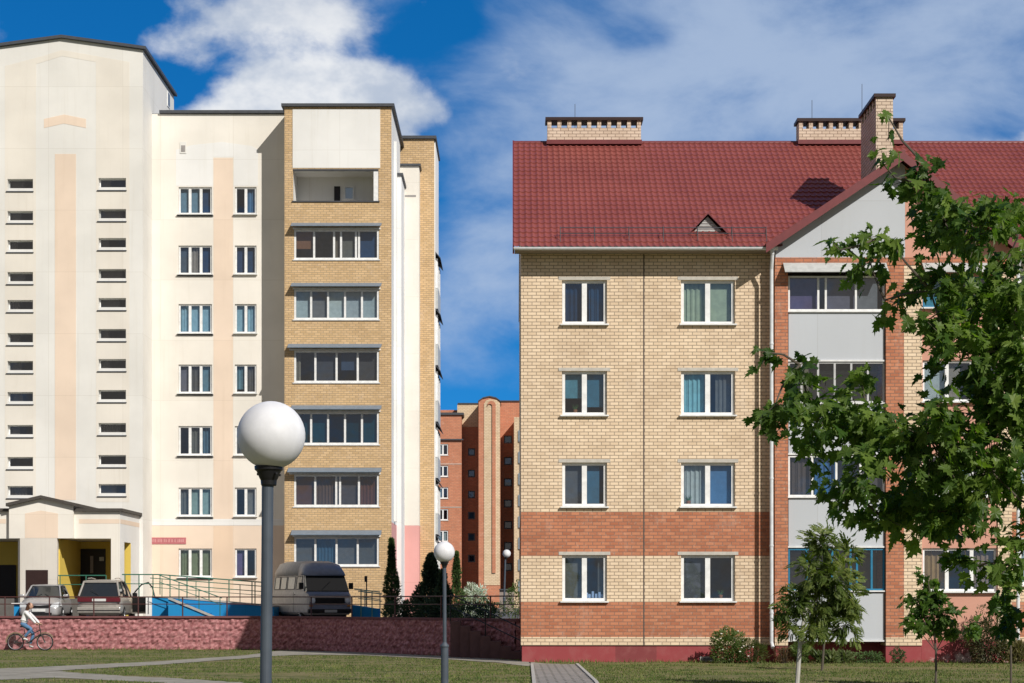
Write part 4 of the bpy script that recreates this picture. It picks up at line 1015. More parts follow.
# recessed wall strips left and right of the pilaster
hl = [(X(468, Y2), X(475, Y2), Z(y + 3.8, Y2), Z(y - 3.8, Y2)) for y in (452, 473.5, 494.5, 515.5, 537, 558.5)]
hr_ = [(X(504, Y2), X(512, Y2), Z(y + 4, Y2), Z(y - 4, Y2)) for y in (439.5, 461, 482.3, 503.5, 525, 546, 567)]
m = MB(); m.wall(xf1 - .4, X(482, Y2), TZ, Z(404, Y2), Y2, hl, .2); m.wall(X(496, Y2), X(700, Y2), TZ, Z(401.5, Y2), Y2, hr_, .2); m.build('recessed_wall', M_farred, fb)
MB().box(xf1 - .6, X(480, Y2), Y2 - .2, Y2 + 8, Z(404, Y2), Z(403, Y2)).build('parapet_cap', M_dark, fb); MB().box(X(500, Y2), X(700, Y2), Y2 - .2, Y2 + 8, Z(401.5, Y2), Z(400.5, Y2)).build('parapet_cap', M_dark, fb)
MB().box(X(457.3, Y2), X(478, Y2), Y2 - .05, Y2 - .001, Z(427, Y2), Z(404.2, Y2)).build('buff_top', M_fary, fb)
for h_ in hl + hr_: glazing(fb, h_[0], h_[1], h_[2], h_[3], Y2 + .1, (1,), [random.choice([None, ((.06, .13, .2), 0, 1, 1)])], fr=.15, fm=mat('teal_grey_frame', (.12, .16, .18)), sill=False)
# pilaster
Y3 = 235.2
def arch(a, b, yt, Y, n=14):
    cx_ = (a + b) / 2; r = (b - a) / 2
    return [(X(a, Y), TZ)] + [(X(cx_ - r * math.cos(math.pi * i / n), Y), Z(yt + r - r * math.sin(math.pi * i / n), Y)) for i in range(n + 1)] + [(X(b, Y), TZ)]
MB().prism(arch(478.6, 500.3, 397, Y3)[::-1] if False else [(X(478.6, Y3), TZ), (X(500.3, Y3), TZ), (X(500.3, Y3), Z(402, Y3)), (X(496, Y3), Z(398.5, Y3)), (X(489.5, Y3), Z(397, Y3)), (X(483, Y3), Z(398.5, Y3)), (X(478.6, Y3), Z(402, Y3))], Y3, Y2 + 3).build('pilaster', M_farred, fb)
m = MB()
m.prism([(X(478, Y3), Z(402, Y3)), (X(483, Y3), Z(398.5, Y3)), (X(489.5, Y3), Z(397, Y3)), (X(496, Y3), Z(398.5, Y3)), (X(501, Y3), Z(402, Y3)), (X(501, Y3), Z(400.8, Y3)), (X(496, Y3), Z(397.3, Y3)), (X(489.5, Y3), Z(395.8, Y3)), (X(483, Y3), Z(397.3, Y3)), (X(478, Y3), Z(400.8, Y3))], Y3 - .15, Y2 + 3); m.build('parapet_cap', M_dark, fb)
MB().prism([(x, z) for x, z in [(X(484, Y3), TZ + 3), (X(500, Y3), TZ + 3), (X(500, Y3), Z(403, Y3)), (X(496.5, Y3), Z(400, Y3)), (X(490, Y3), Z(399, Y3)), (X(486, Y3), Z(400.5, Y3)), (X(484, Y3), Z(404, Y3))]], Y3 - .06, Y3).build('buff_inlay', M_fary, fb)
m = MB(); a_ = arch(487, 495.5, 401.5, Y3); b_ = arch(484.6, 492.2, 402.5, Y3)
MB().prism([(X(492.2, Y3), Z(573, Y3)), (X(495.6, Y3), Z(573, Y3))] + arch(487.5, 495.6, 401, Y3)[1:-1][::-1] + arch(487.5, 492.2, 404, Y3)[1:-1], Y3 - .22, Y3 - .061).build('arched_rib', M_farred, fb)
# loggias on the right
Y4 = 233.5; x0, x1 = X(514, Y4), X(535, Y4)
MB().box(x0, x1, Y4 + .2, Y2, TZ, Z(417, Y4)).build('loggia_stack', M_fary, fb)
for i in range(8):
    zt_ = Z(430 + 21.5 * i, Y4)
    MB().box(x0 + .6, x1, Y4 - .0, Y4 + .18, zt_ - 1.5, zt_ + .0).build('balcony_panel', mat('pale_blue_panel', (.42, .52, .60)), fb)
    MB().box(x0 + .75, x1, Y4 + .1, Y4 + .19, zt_ + .01, zt_ + 1.25).build('pane', M_carglass, fb)
m = MB(); m.box(X(330, Yf) + .1, X(700, Y2), Yf + 6, 250, TZ, Z(410, 243)); m.build('core', M_farred, fb)
# low yard wall and shed far behind
yd = thing('yard_shed', 'low grey utility shed at the foot of the distant red block', 'shed', (X(507, 150), 150, TZ))
MB().box(X(499.5, 150), X(514, 150), 150, 153, TZ, Z(590, 150)).build('wall', mat('shed_wall', (.28, .23, .2)), yd); MB().box(X(499, 150), X(515, 150), 149.8, 153.2, Z(590, 150), Z(589, 150)).build('roof', M_dark, yd)
# ------------------------------------------------------------ lamps
def lamp(label, x, y, z0, zc, rg, rpole, rbase, hb, lean=0., grp=None):
    t_ = thing('street_lamp', label, 'street lamp', (x, y, z0), local=True, group=grp)
    h = zc - z0
    m = MB(); prof = []
    n = 20
    for i in range(n + 1):
        a = math.pi * (i / n) * .955; prof.append((rg * math.sin(a) + .0001, rg * math.cos(a)))
    m.lathe([(r, h + z) for r, z in reversed(prof)], 40, (lean, 0, 0)); m.build('globe', M_globe, t_, smooth=True)
    s = rg / .2185
    m = MB(); m.lathe([(.034 * s + .012, h - .325 * s), (.050 * s, h - .318 * s), (.052 * s, h - .29 * s), (.060 * s, h - .275 * s), (.078 * s, h - .232 * s), (.090 * s, h - .222 * s), (.092 * s, h - .198 * s), (.07 * s, h - .196 * s)], 28, (lean * .6, 0, 0))
    for k in range(3):
        a = R(-60 + 120 * k); m.tube((lean + .07 * s * math.cos(a), .07 * s * math.sin(a), h - .25 * s), (lean + .092 * s * math.cos(a), .092 * s * math.sin(a), h - .25 * s), .008, n=6)
    m.build('socket', M_black, t_)
    m = MB(); m.tube((0, 0, hb), (lean * .45, 0, h - .32 * s), rpole, rpole * .98, 20, True); m.build('pole', M_lampm, t_, smooth=False)
    m = MB(); m.lathe([(rbase, -.05), (rbase, hb - .06), (rpole + .004, hb), (rpole, hb + .005)], 20); m.build('base', M_lampm, t_)
    m = MB(); m.lathe([(rbase + .012, hb * .93 - .03), (rbase + .014, hb * .93), (rbase + .004, hb * .93 + .02)], 20); m.build('collar', M_lampm, t_)
    return t_
lamp('nearest large white globe lamp on a grey pole in front of the cream block', X(265, 11.57), 11.57, 0, Z(435.3, 11.57), .2185, .0375, .060, .75, lean=.040, grp='white globe lamps')
lamp('mid-distance white globe lamp on the lawn in front of the dark junipers', X(444.7, 38.6), 38.6, 0, Z(552, 38.6), .225, .040, .080, .93, lean=-.01, grp='white globe lamps')
lamp('tiny far white globe lamp standing before the distant red block', X(504.2, 100), 100, TZ, Z(553.6, 100), .225, .05, .07, 1.1, lean=.14, grp='white globe lamps')

# ------------------------------------------------------------ vehicles
M_silver = mat('silver_car_paint', (.42, .41, .41), rough=.28, spec=.6, metal=.35)
M_gold = mat('pale_beige_car_paint', (.40, .37, .33), rough=.28, spec=.6, metal=.35)
M_van = mat('greyish_beige_van_paint', (.56, .51, .45), rough=.45, spec=.5)
M_vanb = mat('slate_blue_van_front', (.16, .185, .25), rough=.35, spec=.5)  # nose and front roof: darker, bluer tone than the sides
M_tyre = mat('tyre_rubber', (.015, .015, .015), rough=.85)
M_rim = mat('wheel_rim', (.4, .4, .41), rough=.35, metal=.7)
M_tail = mat('red_lamp_plastic', (.11, .012, .018), rough=.2, spec=.6)
M_head = mat('clear_lamp_plastic', (.60, .62, .64), rough=.12, spec=.8)
M_plate = mat('plate_white', (.62, .62, .60), rough=.5)
def loft(rings, cap=True):
    m = MB(); n = len(rings[0])
    for r in rings: m.v += [tuple(p) for p in r]
    for i in range(len(rings) - 1):
        for j in range(n): m.f.append((i * n + j, i * n + (j + 1) % n, (i + 1) * n + (j + 1) % n, (i + 1) * n + j))
    if cap: m.f += [tuple(range(n - 1, -1, -1)), tuple(range((len(rings) - 1) * n, len(rings) * n))]
    return m
def bring(y, zb, zt, hw, crown=.03):
    h = zt - zb
    half = [(hw * .86, zb), (hw * .97, zb + .10 * h), (hw, zb + .35 * h), (hw * .995, zb + .62 * h), (hw * .955, zb + .86 * h), (hw * .87, zt - .0), (hw * .45, zt + crown)]
    return [(x, y, z) for x, z in half] + [(-x, y, z) for x, z in reversed(half)]
def gring(y, zb, zt, hb, ht):
    half = [(hb, zb), (hb * .55 + ht * .45 + .008, zb + (zt - zb) * .5), (ht, zt - .05 * min(1, (zt - zb) * 4)), (ht * .86, zt - .004), (ht * .4, zt + .012)]
    return [(x, y, z) for x, z in half] + [(-x, y, z) for x, z in reversed(half)]
def wheel(par, x, y, r, w_=.2):
    s = 1 if x > 0 else -1
    m = MB(); pr = [(r * .62, -w_ / 2), (r * .92, -w_ / 2), (r, -w_ * .36), (r, w_ * .36), (r * .92, w_ / 2), (r * .62, w_ / 2)]
    n = 24
    def rot(mb): mb.v = [(x + vz, y + vx, r + vy) for vx, vy, vz in mb.v]; return mb
    m.lathe(pr, n); t_ = rot(m).build('wheel', M_tyre, par)
    m = MB(); m.lathe([(r * .12, s * w_ * .50), (r * .2, s * w_ * .44), (r * .6, s * w_ * .5), (r * .64, s * w_ * .44), (r * .64, s * w_ * .3)], 20)
    for k in range(5):
        a = k * 1.2566; m.tube((r * .1 * math.cos(a), r * .1 * math.sin(a), s * w_ * .47), (r * .6 * math.cos(a), r * .6 * math.sin(a), s * w_ * .47), r * .07)
    rot(m).build('rim', M_rim, t_)
def box_on(par, name, material, x0, x1, y0, y1, z0, z1, bw_=.0, label=None):
    o = MB().box(x0, x1, y0, y1, z0, z1).build(name, material, par, label=label)
    if bw_: bevel(o, bw_)
    return o
def subs(o, lv=2, shade=True):
    s = o.modifiers.new('sub', 'SUBSURF'); s.levels = lv; s.render_levels = lv
    o.data.polygons.foreach_set('use_smooth', [True] * len(o.data.polygons)); return o
# small hatchback facing the camera
car = thing('parked_car', 'small silver hatchback facing the pink wall, parked left of the minivan', 'car', (X(45, 73), 73.2, TZ), R(6), local=True)
W2 = .82
body = loft([bring(-1.93, .30, .56, W2 * .78, .0), bring(-1.88, .24, .66, W2 * .90, .01), bring(-1.70, .22, .78, W2 * .97, .02), bring(-1.30, .22, .88, W2, .04), bring(-.85, .22, .98, W2, .05),
             bring(0, .22, 1.0, W2), bring(1.2, .22, 1.02, W2), bring(1.7, .25, 1.02, W2 * .97), bring(1.9, .35, .95, W2 * .9)]).build('body', M_silver, car); subs(body, 1)
gh = loft([gring(-.92, .93, .97, W2 * .86, W2 * .84), gring(-.15, .95, 1.47, W2 * .90, W2 * .66), gring(.5, .95, 1.50, W2 * .90, W2 * .68), gring(1.3, .95, 1.46, W2 * .88, W2 * .66), gring(1.78, .95, 1.0, W2 * .82, W2 * .80)]).build('windows', M_carglass, car)
rf_ = loft([[(x, y, z + .012) for x, y, z in r_] for r_ in ([( W2 * .64, yy, zz), (W2 * .60, yy, zz + .025), (0, yy, zz + .045), (-W2 * .60, yy, zz + .025), (-W2 * .64, yy, zz)] for yy, zz in ((-.20, 1.44), (.5, 1.475), (1.35, 1.43)))]).build('roof', M_silver, car)
for s in (-1, 1):
    MB().poly([(s * W2 * .87, -.95, .95), (s * W2 * .67, -.17, 1.45), (s * W2 * .685, .5, 1.48), (s * W2 * .67, 1.3, 1.44), (s * W2 * .82, 1.76, 1.0)], .035, 8).build('pillar', M_silver, car)
    MB().tube((s * W2 * .905, .35, .98), (s * W2 * .69, .35, 1.47), .035).build('pillar', M_black, car)
    o = MB().add([(s * .80, -1.62, .64), (s * .76, -1.72, .80), (s * .46, -1.90, .72), (s * .44, -1.91, .60), (s * .74, -1.84, .58), (s * .84, -1.45, .66), (s * .80, -1.45, .78)], [(0, 1, 2, 3, 4), (0, 4, 3, 2, 1), (0, 5, 6, 1)]).build('headlight', M_head, car)
    o.location.y = -.02
    mr_ = box_on(car, 'wing_mirror', M_silver, s * .86 - .09, s * .86 + .09, -.72, -.60, .98, 1.11, .03)
    for yy in (-1.22, 1.25): wheel(car, s * .74, yy, .30)
    MB().poly([(s * .35, -.98, .985), (s * .06, -.72, 1.12)], .008).build('wiper', M_black, car)
m = MB(); m.add([(-.42, -1.945, .60), (.42, -1.945, .60), (.50, -1.92, .70), (0, -1.935, .65), (-.50, -1.92, .70)], [(0, 1, 2, 3, 4)]); m.box(-.40, .40, -1.97, -1.90, .585, .655); m.build('grille', M_black, car)
box_on(car, 'lower_grille', M_black, -.5, .5, -1.955, -1.9, .29, .38, .01); box_on(car, 'number_plate', M_plate, -.26, .26, -1.985, -1.965, .42, .53)
m = MB().box(-.28, -.02, .2, .4, 1.05, 1.3); m.box(.12, .4, .2, .4, 1.05, 1.3)
# minivan seen from behind, its front door open
mv = thing('parked_minivan', 'pale silver minivan seen from behind with its front door open', 'car', (X(99.5, 72), 73.4, TZ), R(184), local=True)
W3 = .88
body = loft([bring(-2.3, .32, .62, W3 * .75, 0), bring(-2.2, .25, .75, W3 * .9, .02), bring(-1.9, .24, .88, W3 * .97, .03), bring(-1.35, .24, 1.02, W3, .04), bring(0, .24, 1.04, W3), bring(1.4, .24, 1.05, W3), bring(2.0, .26, 1.05, W3 * .985), bring(2.16, .30, 1.0, W3 * .94)]).build('body', M_gold, mv); subs(body, 1)
loft([gring(-1.5, .98, 1.02, W3 * .86, W3 * .84), gring(-.55, 1.0, 1.62, W3 * .91, W3 * .70), gring(.6, 1.0, 1.68, W3 * .92, W3 * .73), gring(1.75, 1.0, 1.64, W3 * .91, W3 * .72), gring(2.12, 1.0, 1.05, W3 * .90, W3 * .86)]).build('windows', M_carglass, mv)
loft([[(x, y, z) for x, y, z in r_] for r_ in ([(W3 * .715, yy, zz - .03), (W3 * .67, yy, zz + .03), (0, yy, zz + .05), (-W3 * .67, yy, zz + .03), (-W3 * .715, yy, zz - .03)] for yy, zz in ((-.6, 1.60), (.6, 1.665), (1.6, 1.64), (1.84, 1.60)))]).build('roof', M_gold, mv)
for s in (-1, 1):
    MB().poly([(s * W3 * .87, -1.5, 1.0), (s * W3 * .71, -.56, 1.6), (s * W3 * .735, .6, 1.66), (s * W3 * .735, 1.75, 1.61), (s * W3 * .90, 2.13, 1.03)], .04, 8).build('pillar', M_gold, mv)
    for yy in (-.1, .95): MB().tube((s * W3 * .925, yy, 1.02), (s * W3 * .74, yy, 1.64), .035).build('pillar', M_black, mv)
    MB().poly([(s * .52, -.2, 1.74), (s * .54, .6, 1.77), (s * .53, 1.5, 1.74)], .02).build('roof_rail', M_gold, mv)
    for yy in (-1.45, 1.3): wheel(mv, s * .78, yy, .32)
    box_on(mv, 'wing_mirror', M_black, s * .98 - .1, s * .98 + .1, -1.0, -.88, 1.02, 1.18, .03)
box_on(mv, 'tail_light', M_tail, -.84, .84, 2.10, 2.20, .80, .98, .02); box_on(mv, 'bumper', M_gold, -.85, .85, 2.05, 2.26, .36, .60, .04); box_on(mv, 'rubbing_strip', M_black, -.84, .84, 2.2, 2.268, .44, .48)
box_on(mv, 'number_plate', M_plate, -.28, .26, 2.201, 2.212, .83, .93); MB().tube((0, 2.16, 1.08), (.32, 2.10, 1.30), .010).build('rear_wiper', M_black, mv)
box_on(mv, 'parcel_shelf', M_black, -.5, .5, 1.9, 2.0, 1.02, 1.06)
# the open door swings out on the side facing the ramp (local -x)
dr = MB(); hx, hy = -.90, -.85; ang = R(62); dl = 1.12
def dp(s_, z): return (hx - math.sin(ang) * s_ - .0, hy + math.cos(ang) * s_ * 1.0 - .0, z)
def dbox(s0, s1, z0, z1, th=.07):
    a0, a1 = Vector(dp(s0, z0)), Vector(dp(s1, z0)); n_ = Vector((a1.y - a0.y, -(a1.x - a0.x), 0)).normalized() * th
    dr.add([a0, a1, a1 + n_, a0 + n_] + [p + Vector((0, 0, z1 - z0)) for p in (a0, a1, a1 + n_, a0 + n_)], [(0, 3, 2, 1), (4, 5, 6, 7), (0, 1, 5, 4), (1, 2, 6, 5), (2, 3, 7, 6), (3, 0, 4, 7)])
dbox(0, dl, .32, 1.02)
door = dr.build('front_door', M_gold, mv, label='front door standing wide open')
MB().poly([dp(.02, 1.02), dp(.12, 1.22), dp(.45, 1.52), dp(.78, 1.60), dp(.98, 1.40), dp(dl - .02, 1.02)], .028, 8).build('window_frame', M_black, door)
dr = MB(); dbox(.06, dl - .05, .40, .98, .09); dr.v = [(x, y, z) for x, y, z in dr.v]; dr.build('inner_trim', M_black, door)
# high roofed van
van = thing('parked_van', 'old high-roofed camper van with grey-beige sides, parked in the shade', 'van', (X(311, 74.4), 74.4, TZ), R(25), local=True)
W4 = .95
def vring(y, zb, zt, hw, top=.8, rz_=.18):
    half = [(hw * .9, zb), (hw, zb + .12), (hw, zt * .48), (hw * .985, zt * .62), (hw * (top + .12), zt - rz_ * 1.6), (hw * top, zt - rz_ * .5), (hw * top * .6, zt)]
    return [(x, y, z) for x, z in half] + [(-x, y, z) for x, z in reversed(half)]
def vr2(y, zb, z1, hw): return [(hw * .9, y, zb), (hw, y, zb + .1), (hw, y, z1 - .1), (hw * .97, y, z1), (-hw * .97, y, z1), (-hw, y, z1 - .1), (-hw, y, zb + .1), (-hw * .9, y, zb)]
bd = loft([vr2(-2.35, .35, 1.02, W4 * .93), vr2(-2.25, .28, 1.12, W4 * .985), vr2(-1.9, .28, 1.22, W4), vr2(2.2, .28, 1.25, W4), vr2(2.3, .35, 1.2, W4 * .97)]).build('body', M_van, van); bevel(bd, .02)
loft([[(W4 * .96, -2.12, 1.2), (W4 * .93, -2.12, 1.26), (-W4 * .93, -2.12, 1.26), (-W4 * .96, -2.12, 1.2)], [(W4 * .955, -1.7, 1.2), (W4 * .87, -1.72, 1.92), (-W4 * .87, -1.72, 1.92), (-W4 * .955, -1.7, 1.2)]], True).build('windscreen', M_carglass, van)
ub = loft([[(W4 * .975, -1.82, 1.2), (W4 * .88, -1.62, 1.93), (-W4 * .88, -1.62, 1.93), (-W4 * .975, -1.82, 1.2)], [(W4 * .975, 2.28, 1.2), (W4 * .88, 2.2, 1.93), (-W4 * .88, 2.2, 1.93), (-W4 * .975, 2.28, 1.2)]]).build('upper_body', M_van, van)
def hr(y, z0, z1, hw): return [(hw, y, z0), (hw * .97, y, z0 + (z1 - z0) * .45), (hw * .84, y, z0 + (z1 - z0) * .85), (hw * .5, y, z1), (-hw * .5, y, z1), (-hw * .84, y, z0 + (z1 - z0) * .85), (-hw * .97, y, z0 + (z1 - z0) * .45), (-hw, y, z0)]
loft([hr(-1.86, 1.86, 1.94, W4 * .89), hr(-1.74, 1.87, 2.16, W4 * .90), hr(-1.45, 1.88, 2.38, W4 * .91), hr(-.95, 1.88, 2.47, W4 * .91)]).build('high_roof', M_vanb, van, smooth=True, label='slate blue front part of the raised roof')
loft([hr(-.949, 1.88, 2.47, W4 * .91), hr(1.9, 1.88, 2.48, W4 * .91), hr(2.2, 1.88, 2.30, W4 * .90)]).build('high_roof', M_van, van, smooth=True)
# nose panel, grille, lamps, bumper
o = loft([[(W4 * .90, -2.37, .52), (W4 * .90, -2.33, 1.10), (-W4 * .90, -2.33, 1.10), (-W4 * .90, -2.37, .52)], [(W4 * .955, -2.2, .52), (W4 * .955, -2.08, 1.235), (-W4 * .955, -2.08, 1.235), (-W4 * .955, -2.2, .52)]]).build('front_panel', M_vanb, van)
box_on(van, 'grille', M_black, -.62, .62, -2.40, -2.33, .72, .97, .01); box_on(van, 'bumper', M_black, -.93, .93, -2.48, -2.30, .36, .52, .03); box_on(van, 'number_plate', mat('shaded_plate', (.4, .4, .38)), -.26, .26, -2.497, -2.482, .38, .49)  # plate colour is darkened to stand for the shade on the van
for s in (-1, 1):
    m = MB(); m.lathe([(.10, 0), (.10, .03), (.05, .045)], 20); m.v = [(s * .73 + a, -2.385 - c, .85 + b) for a, b, c in m.v]; m.build('headlight', M_head, van)
    box_on(van, 'indicator', mat('amber_plastic', (.4, .16, .02), rough=.3), s * .80 - .07, s * .80 + .07, -2.395, -2.34, .62, .68)
    for yy in (-1.35, 1.45): wheel(van, s * .84, yy, .33)
    box_on(van, 'wing_mirror', M_black, s * 1.06 - .09, s * 1.06 + .09, -1.95, -1.85, 1.32, 1.58, .02)
    # side windows follow the sloped upper body
    for (a, b) in ((-1.5, -.8), (-.60, .34), (.50, 1.28), (1.40, 2.05)):
        def sp_(y, z): return (s * (W4 * .975 - (z - 1.2) / .73 * W4 * .095 + .006), y, z)
        m = MB(); m.quad(sp_(a, 1.32), sp_(b, 1.32), sp_(b, 1.83), sp_(a, 1.83)); w_ = m.build('side_window', M_carglass if a < -1 else mat('window_with_pale_blind', (.66, .64, .54), rough=.25, spec=.6), van)
        MB().poly([sp_(a, 1.32), sp_(b, 1.32), sp_(b, 1.83), sp_(a, 1.83), sp_(a, 1.32)], .016, 6).build('seal', M_black, w_)
    MB().box(s * .951 - .004, s * .951 + .004, -.6, -.585, .4, 1.2).build('door_seam', M_black, van)
    box_on(van, 'door_handle', M_black, s * .955 - .012, s * .955 + .012, -.82, -.68, 1.08, 1.11)
box_on(van, 'chassis', M_black, -.8, .8, -2.1, 2.1, .12, .30)
MB().poly([(-.25, -2.10, 1.30), (.15, -1.93, 1.62)], .01).build('wiper', M_black, van)

# ------------------------------------------------------------ cyclist
bike = thing('bicycle', 'dark city bicycle with green mudguards ridden along the pink wall', 'bicycle', (X(30.2, 66.6), 66.6, 0), local=True)
rw, fwx, rr = -.545, .545, .315
for cx_ in (rw, fwx):
    wl = MB().torus((cx_, 0, rr), rr - .02, .022).build('wheel', M_tyre, bike, smooth=True)
    MB().torus((cx_, 0, rr), rr - .045, .010).build('rim', M_rim, wl)
    m = MB()
    for k in range(18):
        a = k * 2 * math.pi / 18; m.tube((cx_, .02 * (-1) ** k, rr), (cx_ + (rr - .05) * math.cos(a), 0, rr + (rr - .05) * math.sin(a)), .0022, n=4)
    m.tube((cx_, -.05, rr), (cx_, .05, rr), .022); m.build('spokes', M_rim, wl)
M_bikeg = mat('olive_green_mudguard', (.14, .19, .08), rough=.4); M_frame = mat('dark_bike_frame', (.03, .035, .03), rough=.35)
bb = (-.10, 0, .27); st_ = (-.22, 0, .78); ht = (.36, 0, .80); hb2 = (.40, 0, .62)
m = MB(); m.tube(bb, (-.21, 0, .72), .018); m.tube(bb, hb2, .022); m.tube((-.16, 0, .50), (.37, 0, .76), .016); m.tube((.35, 0, .86), hb2, .02)
for s in (-1, 1):
    m.tube((-.11, s * .02, .27), (rw, s * .06, rr), .010); m.tube((-.19, s * .015, .66), (rw, s * .06, rr), .009); m.tube((.405, s * .03, .60), (fwx, s * .05, rr), .012)
m.build('frame', M_frame, bike)
MB().torus((rw, 0, rr), rr + .03, .014, n=20, a0=25, a1=185).build('mudguard', M_bikeg, bike); MB().torus((fwx, 0, rr), rr + .03, .014, n=20, a0=30, a1=160).build('mudguard', M_bikeg, bike)
m = MB(); m.tube((-.21, 0, .70), (-.235, 0, .86), .012); m.add([(-.36, -.08, .86), (-.36, .08, .86), (-.1, .02, .87), (-.1, -.02, .87), (-.36, -.08, .91), (-.36, .08, .91), (-.1, .02, .90), (-.1, -.02, .90)], [(0, 3, 2, 1), (4, 5, 6, 7), (0, 1, 5, 4), (1, 2, 6, 5), (2, 3, 7, 6), (3, 0, 4, 7)]); m.build('saddle', M_black, bike)
m = MB(); m.tube((.35, 0, .84), (.34, 0, .97), .013); m.poly([(.30, -.27, .955), (.37, -.20, .97), (.36, 0, .98), (.37, .20, .97), (.30, .27, .955)], .011); m.build('handlebar', M_frame, bike)
m = MB(); m.torus(bb, .085, .008, n=20, m=5); m.tube(bb, (bb[0] - .11, -.06, bb[2] + .13), .009); m.tube(bb, (bb[0] + .11, .06, bb[2] - .13), .009); m.build('crank', M_rim, bike)
MB().box(-.27, -.15, -.15, -.06, .39, .41).build('pedal', M_black, bike); MB().box(-.05, .07, .06, .15, .13, .15).build('pedal', M_black, bike)

person = thing('person', 'cyclist with brown hair, white long-sleeved top and blue jeans riding the bicycle', 'person', (X(30.2, 66.6), 66.6, 0), local=True)
def skin(name, V, E, Rr, material, parent, root=0, sub=2):
    me = bpy.data.meshes.new(name); me.from_pydata(V, E, []); me.materials.append(material)
    o = bpy.data.objects.new(name, me); C.collection.objects.link(o); o.parent = parent
    bm = bmesh.new(); bm.from_mesh(me); ly = bm.verts.layers.skin.verify(); bm.verts.ensure_lookup_table()
    for i, v in enumerate(bm.verts):
        r = Rr[i]; v[ly].radius = r if isinstance(r, tuple) else (r, r); v[ly].use_root = (i == root)
    bm.to_mesh(me); bm.free()
    sk = o.modifiers.new('skin', 'SKIN'); sk.use_smooth_shade = True
    s = o.modifiers.new('sub', 'SUBSURF'); s.levels = sub; s.render_levels = sub
    return o
M_skin = mat('skin', (.50, .30, .21), rough=.55); M_jean = mat('blue_denim', (.10, .20, .35), rough=.9); M_shirt = mat('white_cotton', (.74, .73, .73), rough=.9); M_hair = mat('brown_hair', (.075, .032, .018), rough=.6); M_shoe = mat('white_shoe', (.72, .72, .70), rough=.6)
hip = Vector((-.245, 0, 1.0)); ch = Vector((-.17, 0, 1.27)); nk = Vector((-.10, 0, 1.50)); hd = Vector((.0, 0, 1.655))
V = [tuple(hip), (-.22, 0, 1.12), tuple(ch), (-.125, 0, 1.42), tuple(nk), (-.07, 0, 1.56)]; E = [(0, 1), (1, 2), (2, 3), (3, 4), (4, 5)]; Rr = [(.12, .10), (.10, .08), (.12, .09), (.11, .08), .05, .045]
sh = {}
for s in (-1, 1):
    k = len(V); kn = Vector((.085, s * .11, .80)) if s < 0 else Vector((.10, s * .11, .62)); an = Vector((-.20, s * .105, .49)) if s < 0 else Vector((-.05, s * .105, .20))
    V += [(-.24, s * .09, .96), tuple(kn), tuple(an)]; E += [(0, k), (k, k + 1), (k + 1, k + 2)]; Rr += [.085, .058, .038]
    a = len(V); el = Vector((.08, s * .235, 1.22)); wr_ = Vector((.275, s * .245, 1.01)); V += [(-.13, s * .155, 1.43), tuple(el), tuple(wr_)]; E += [(3, a), (a, a + 1), (a + 1, a + 2)]; Rr += [.052, .038, .026]
    h0 = len(V); V.append((.325, s * .245, .99)); E.append((a + 2, h0)); Rr.append(.028)
    for f in range(4):
        k2 = len(V); yy = s * (.215 + .018 * f + .0); V += [(.362 + .004 * (f % 2), yy, .985), (.372, yy, .955), (.345, yy, .935)]; E += [(h0, k2), (k2, k2 + 1), (k2 + 1, k2 + 2)]; Rr += [.009, .0085, .008]
    k2 = len(V); V += [(.315, s * .215, .962), (.33, s * .205, .945)]; E += [(h0, k2), (k2, k2 + 1)]; Rr += [.010, .009]
    sh[s] = (kn, an, el, wr_)
bodyo = skin('body', V, E, Rr, M_skin, person)
# head
bm = bmesh.new(); bmesh.ops.create_icosphere(bm, subdivisions=4, radius=1)
for v in bm.verts:
    x, y, z = v.co
    fx = x * .098 * (1.05 if x > 0 else 1); fz = z * .118; fy = y * .076 * (1 - .18 * max(0, -z))
    if x > 0 and z < 0: fx *= 1 - .12 * (-z)
    g = lambda a, b, c_, s_: math.exp(-((y - a) ** 2 + (z - b) ** 2) / (s_ * s_)) * c_ if x > 0 else 0
    fx += g(0, -.15, .022, .16) + g(0, -.52, .008, .15) - g(.36, .08, .012, .17) - g(-.36, .08, .012, .17) + g(0, -.85, .01, .25)
    v.co = (hd.x + fx, hd.y + fy, hd.z + fz)
me = bpy.data.meshes.new('head'); bm.to_mesh(me); bm.free(); me.materials.append(M_skin); me.polygons.foreach_set('use_smooth', [True] * len(me.polygons))
ho = bpy.data.objects.new('head', me); C.collection.objects.link(ho); ho.parent = person
for s in (-1, 1):
    m = MB(); m.lathe([(.001, -.010), (.008, -.006), (.011, 0), (.008, .006), (.001, .010)], 10, (hd.x + .089, s * .029, hd.z + .010)); m.build('eye', M_black, ho)
    m = MB(); m.lathe([(.004, -.03), (.018, -.018), (.02, .012), (.005, .028)], 10, (hd.x - .005, s * .077, hd.z)); m.build('ear', M_skin, ho)
MB().poly([(hd.x + .094, -.022, hd.z - .062), (hd.x + .101, 0, hd.z - .060), (hd.x + .094, .022, hd.z - .062)], .005).build('mouth', mat('lips', (.4, .12, .1)), ho)
hh = skin('hair', [(hd.x + .035, 0, hd.z + .075), (hd.x - .01, 0, hd.z + .06), (hd.x - .05, 0, hd.z), (hd.x - .10, 0, hd.z - .10), (hd.x - .15, -.02, hd.z - .22), (hd.x - .17, -.03, hd.z - .30)], [(0, 1), (1, 2), (2, 3), (3, 4), (4, 5)], [(.075, .065), (.105, .105), (.10, .10), (.085, .075), (.06, .05), (.025, .025)], M_hair, person)
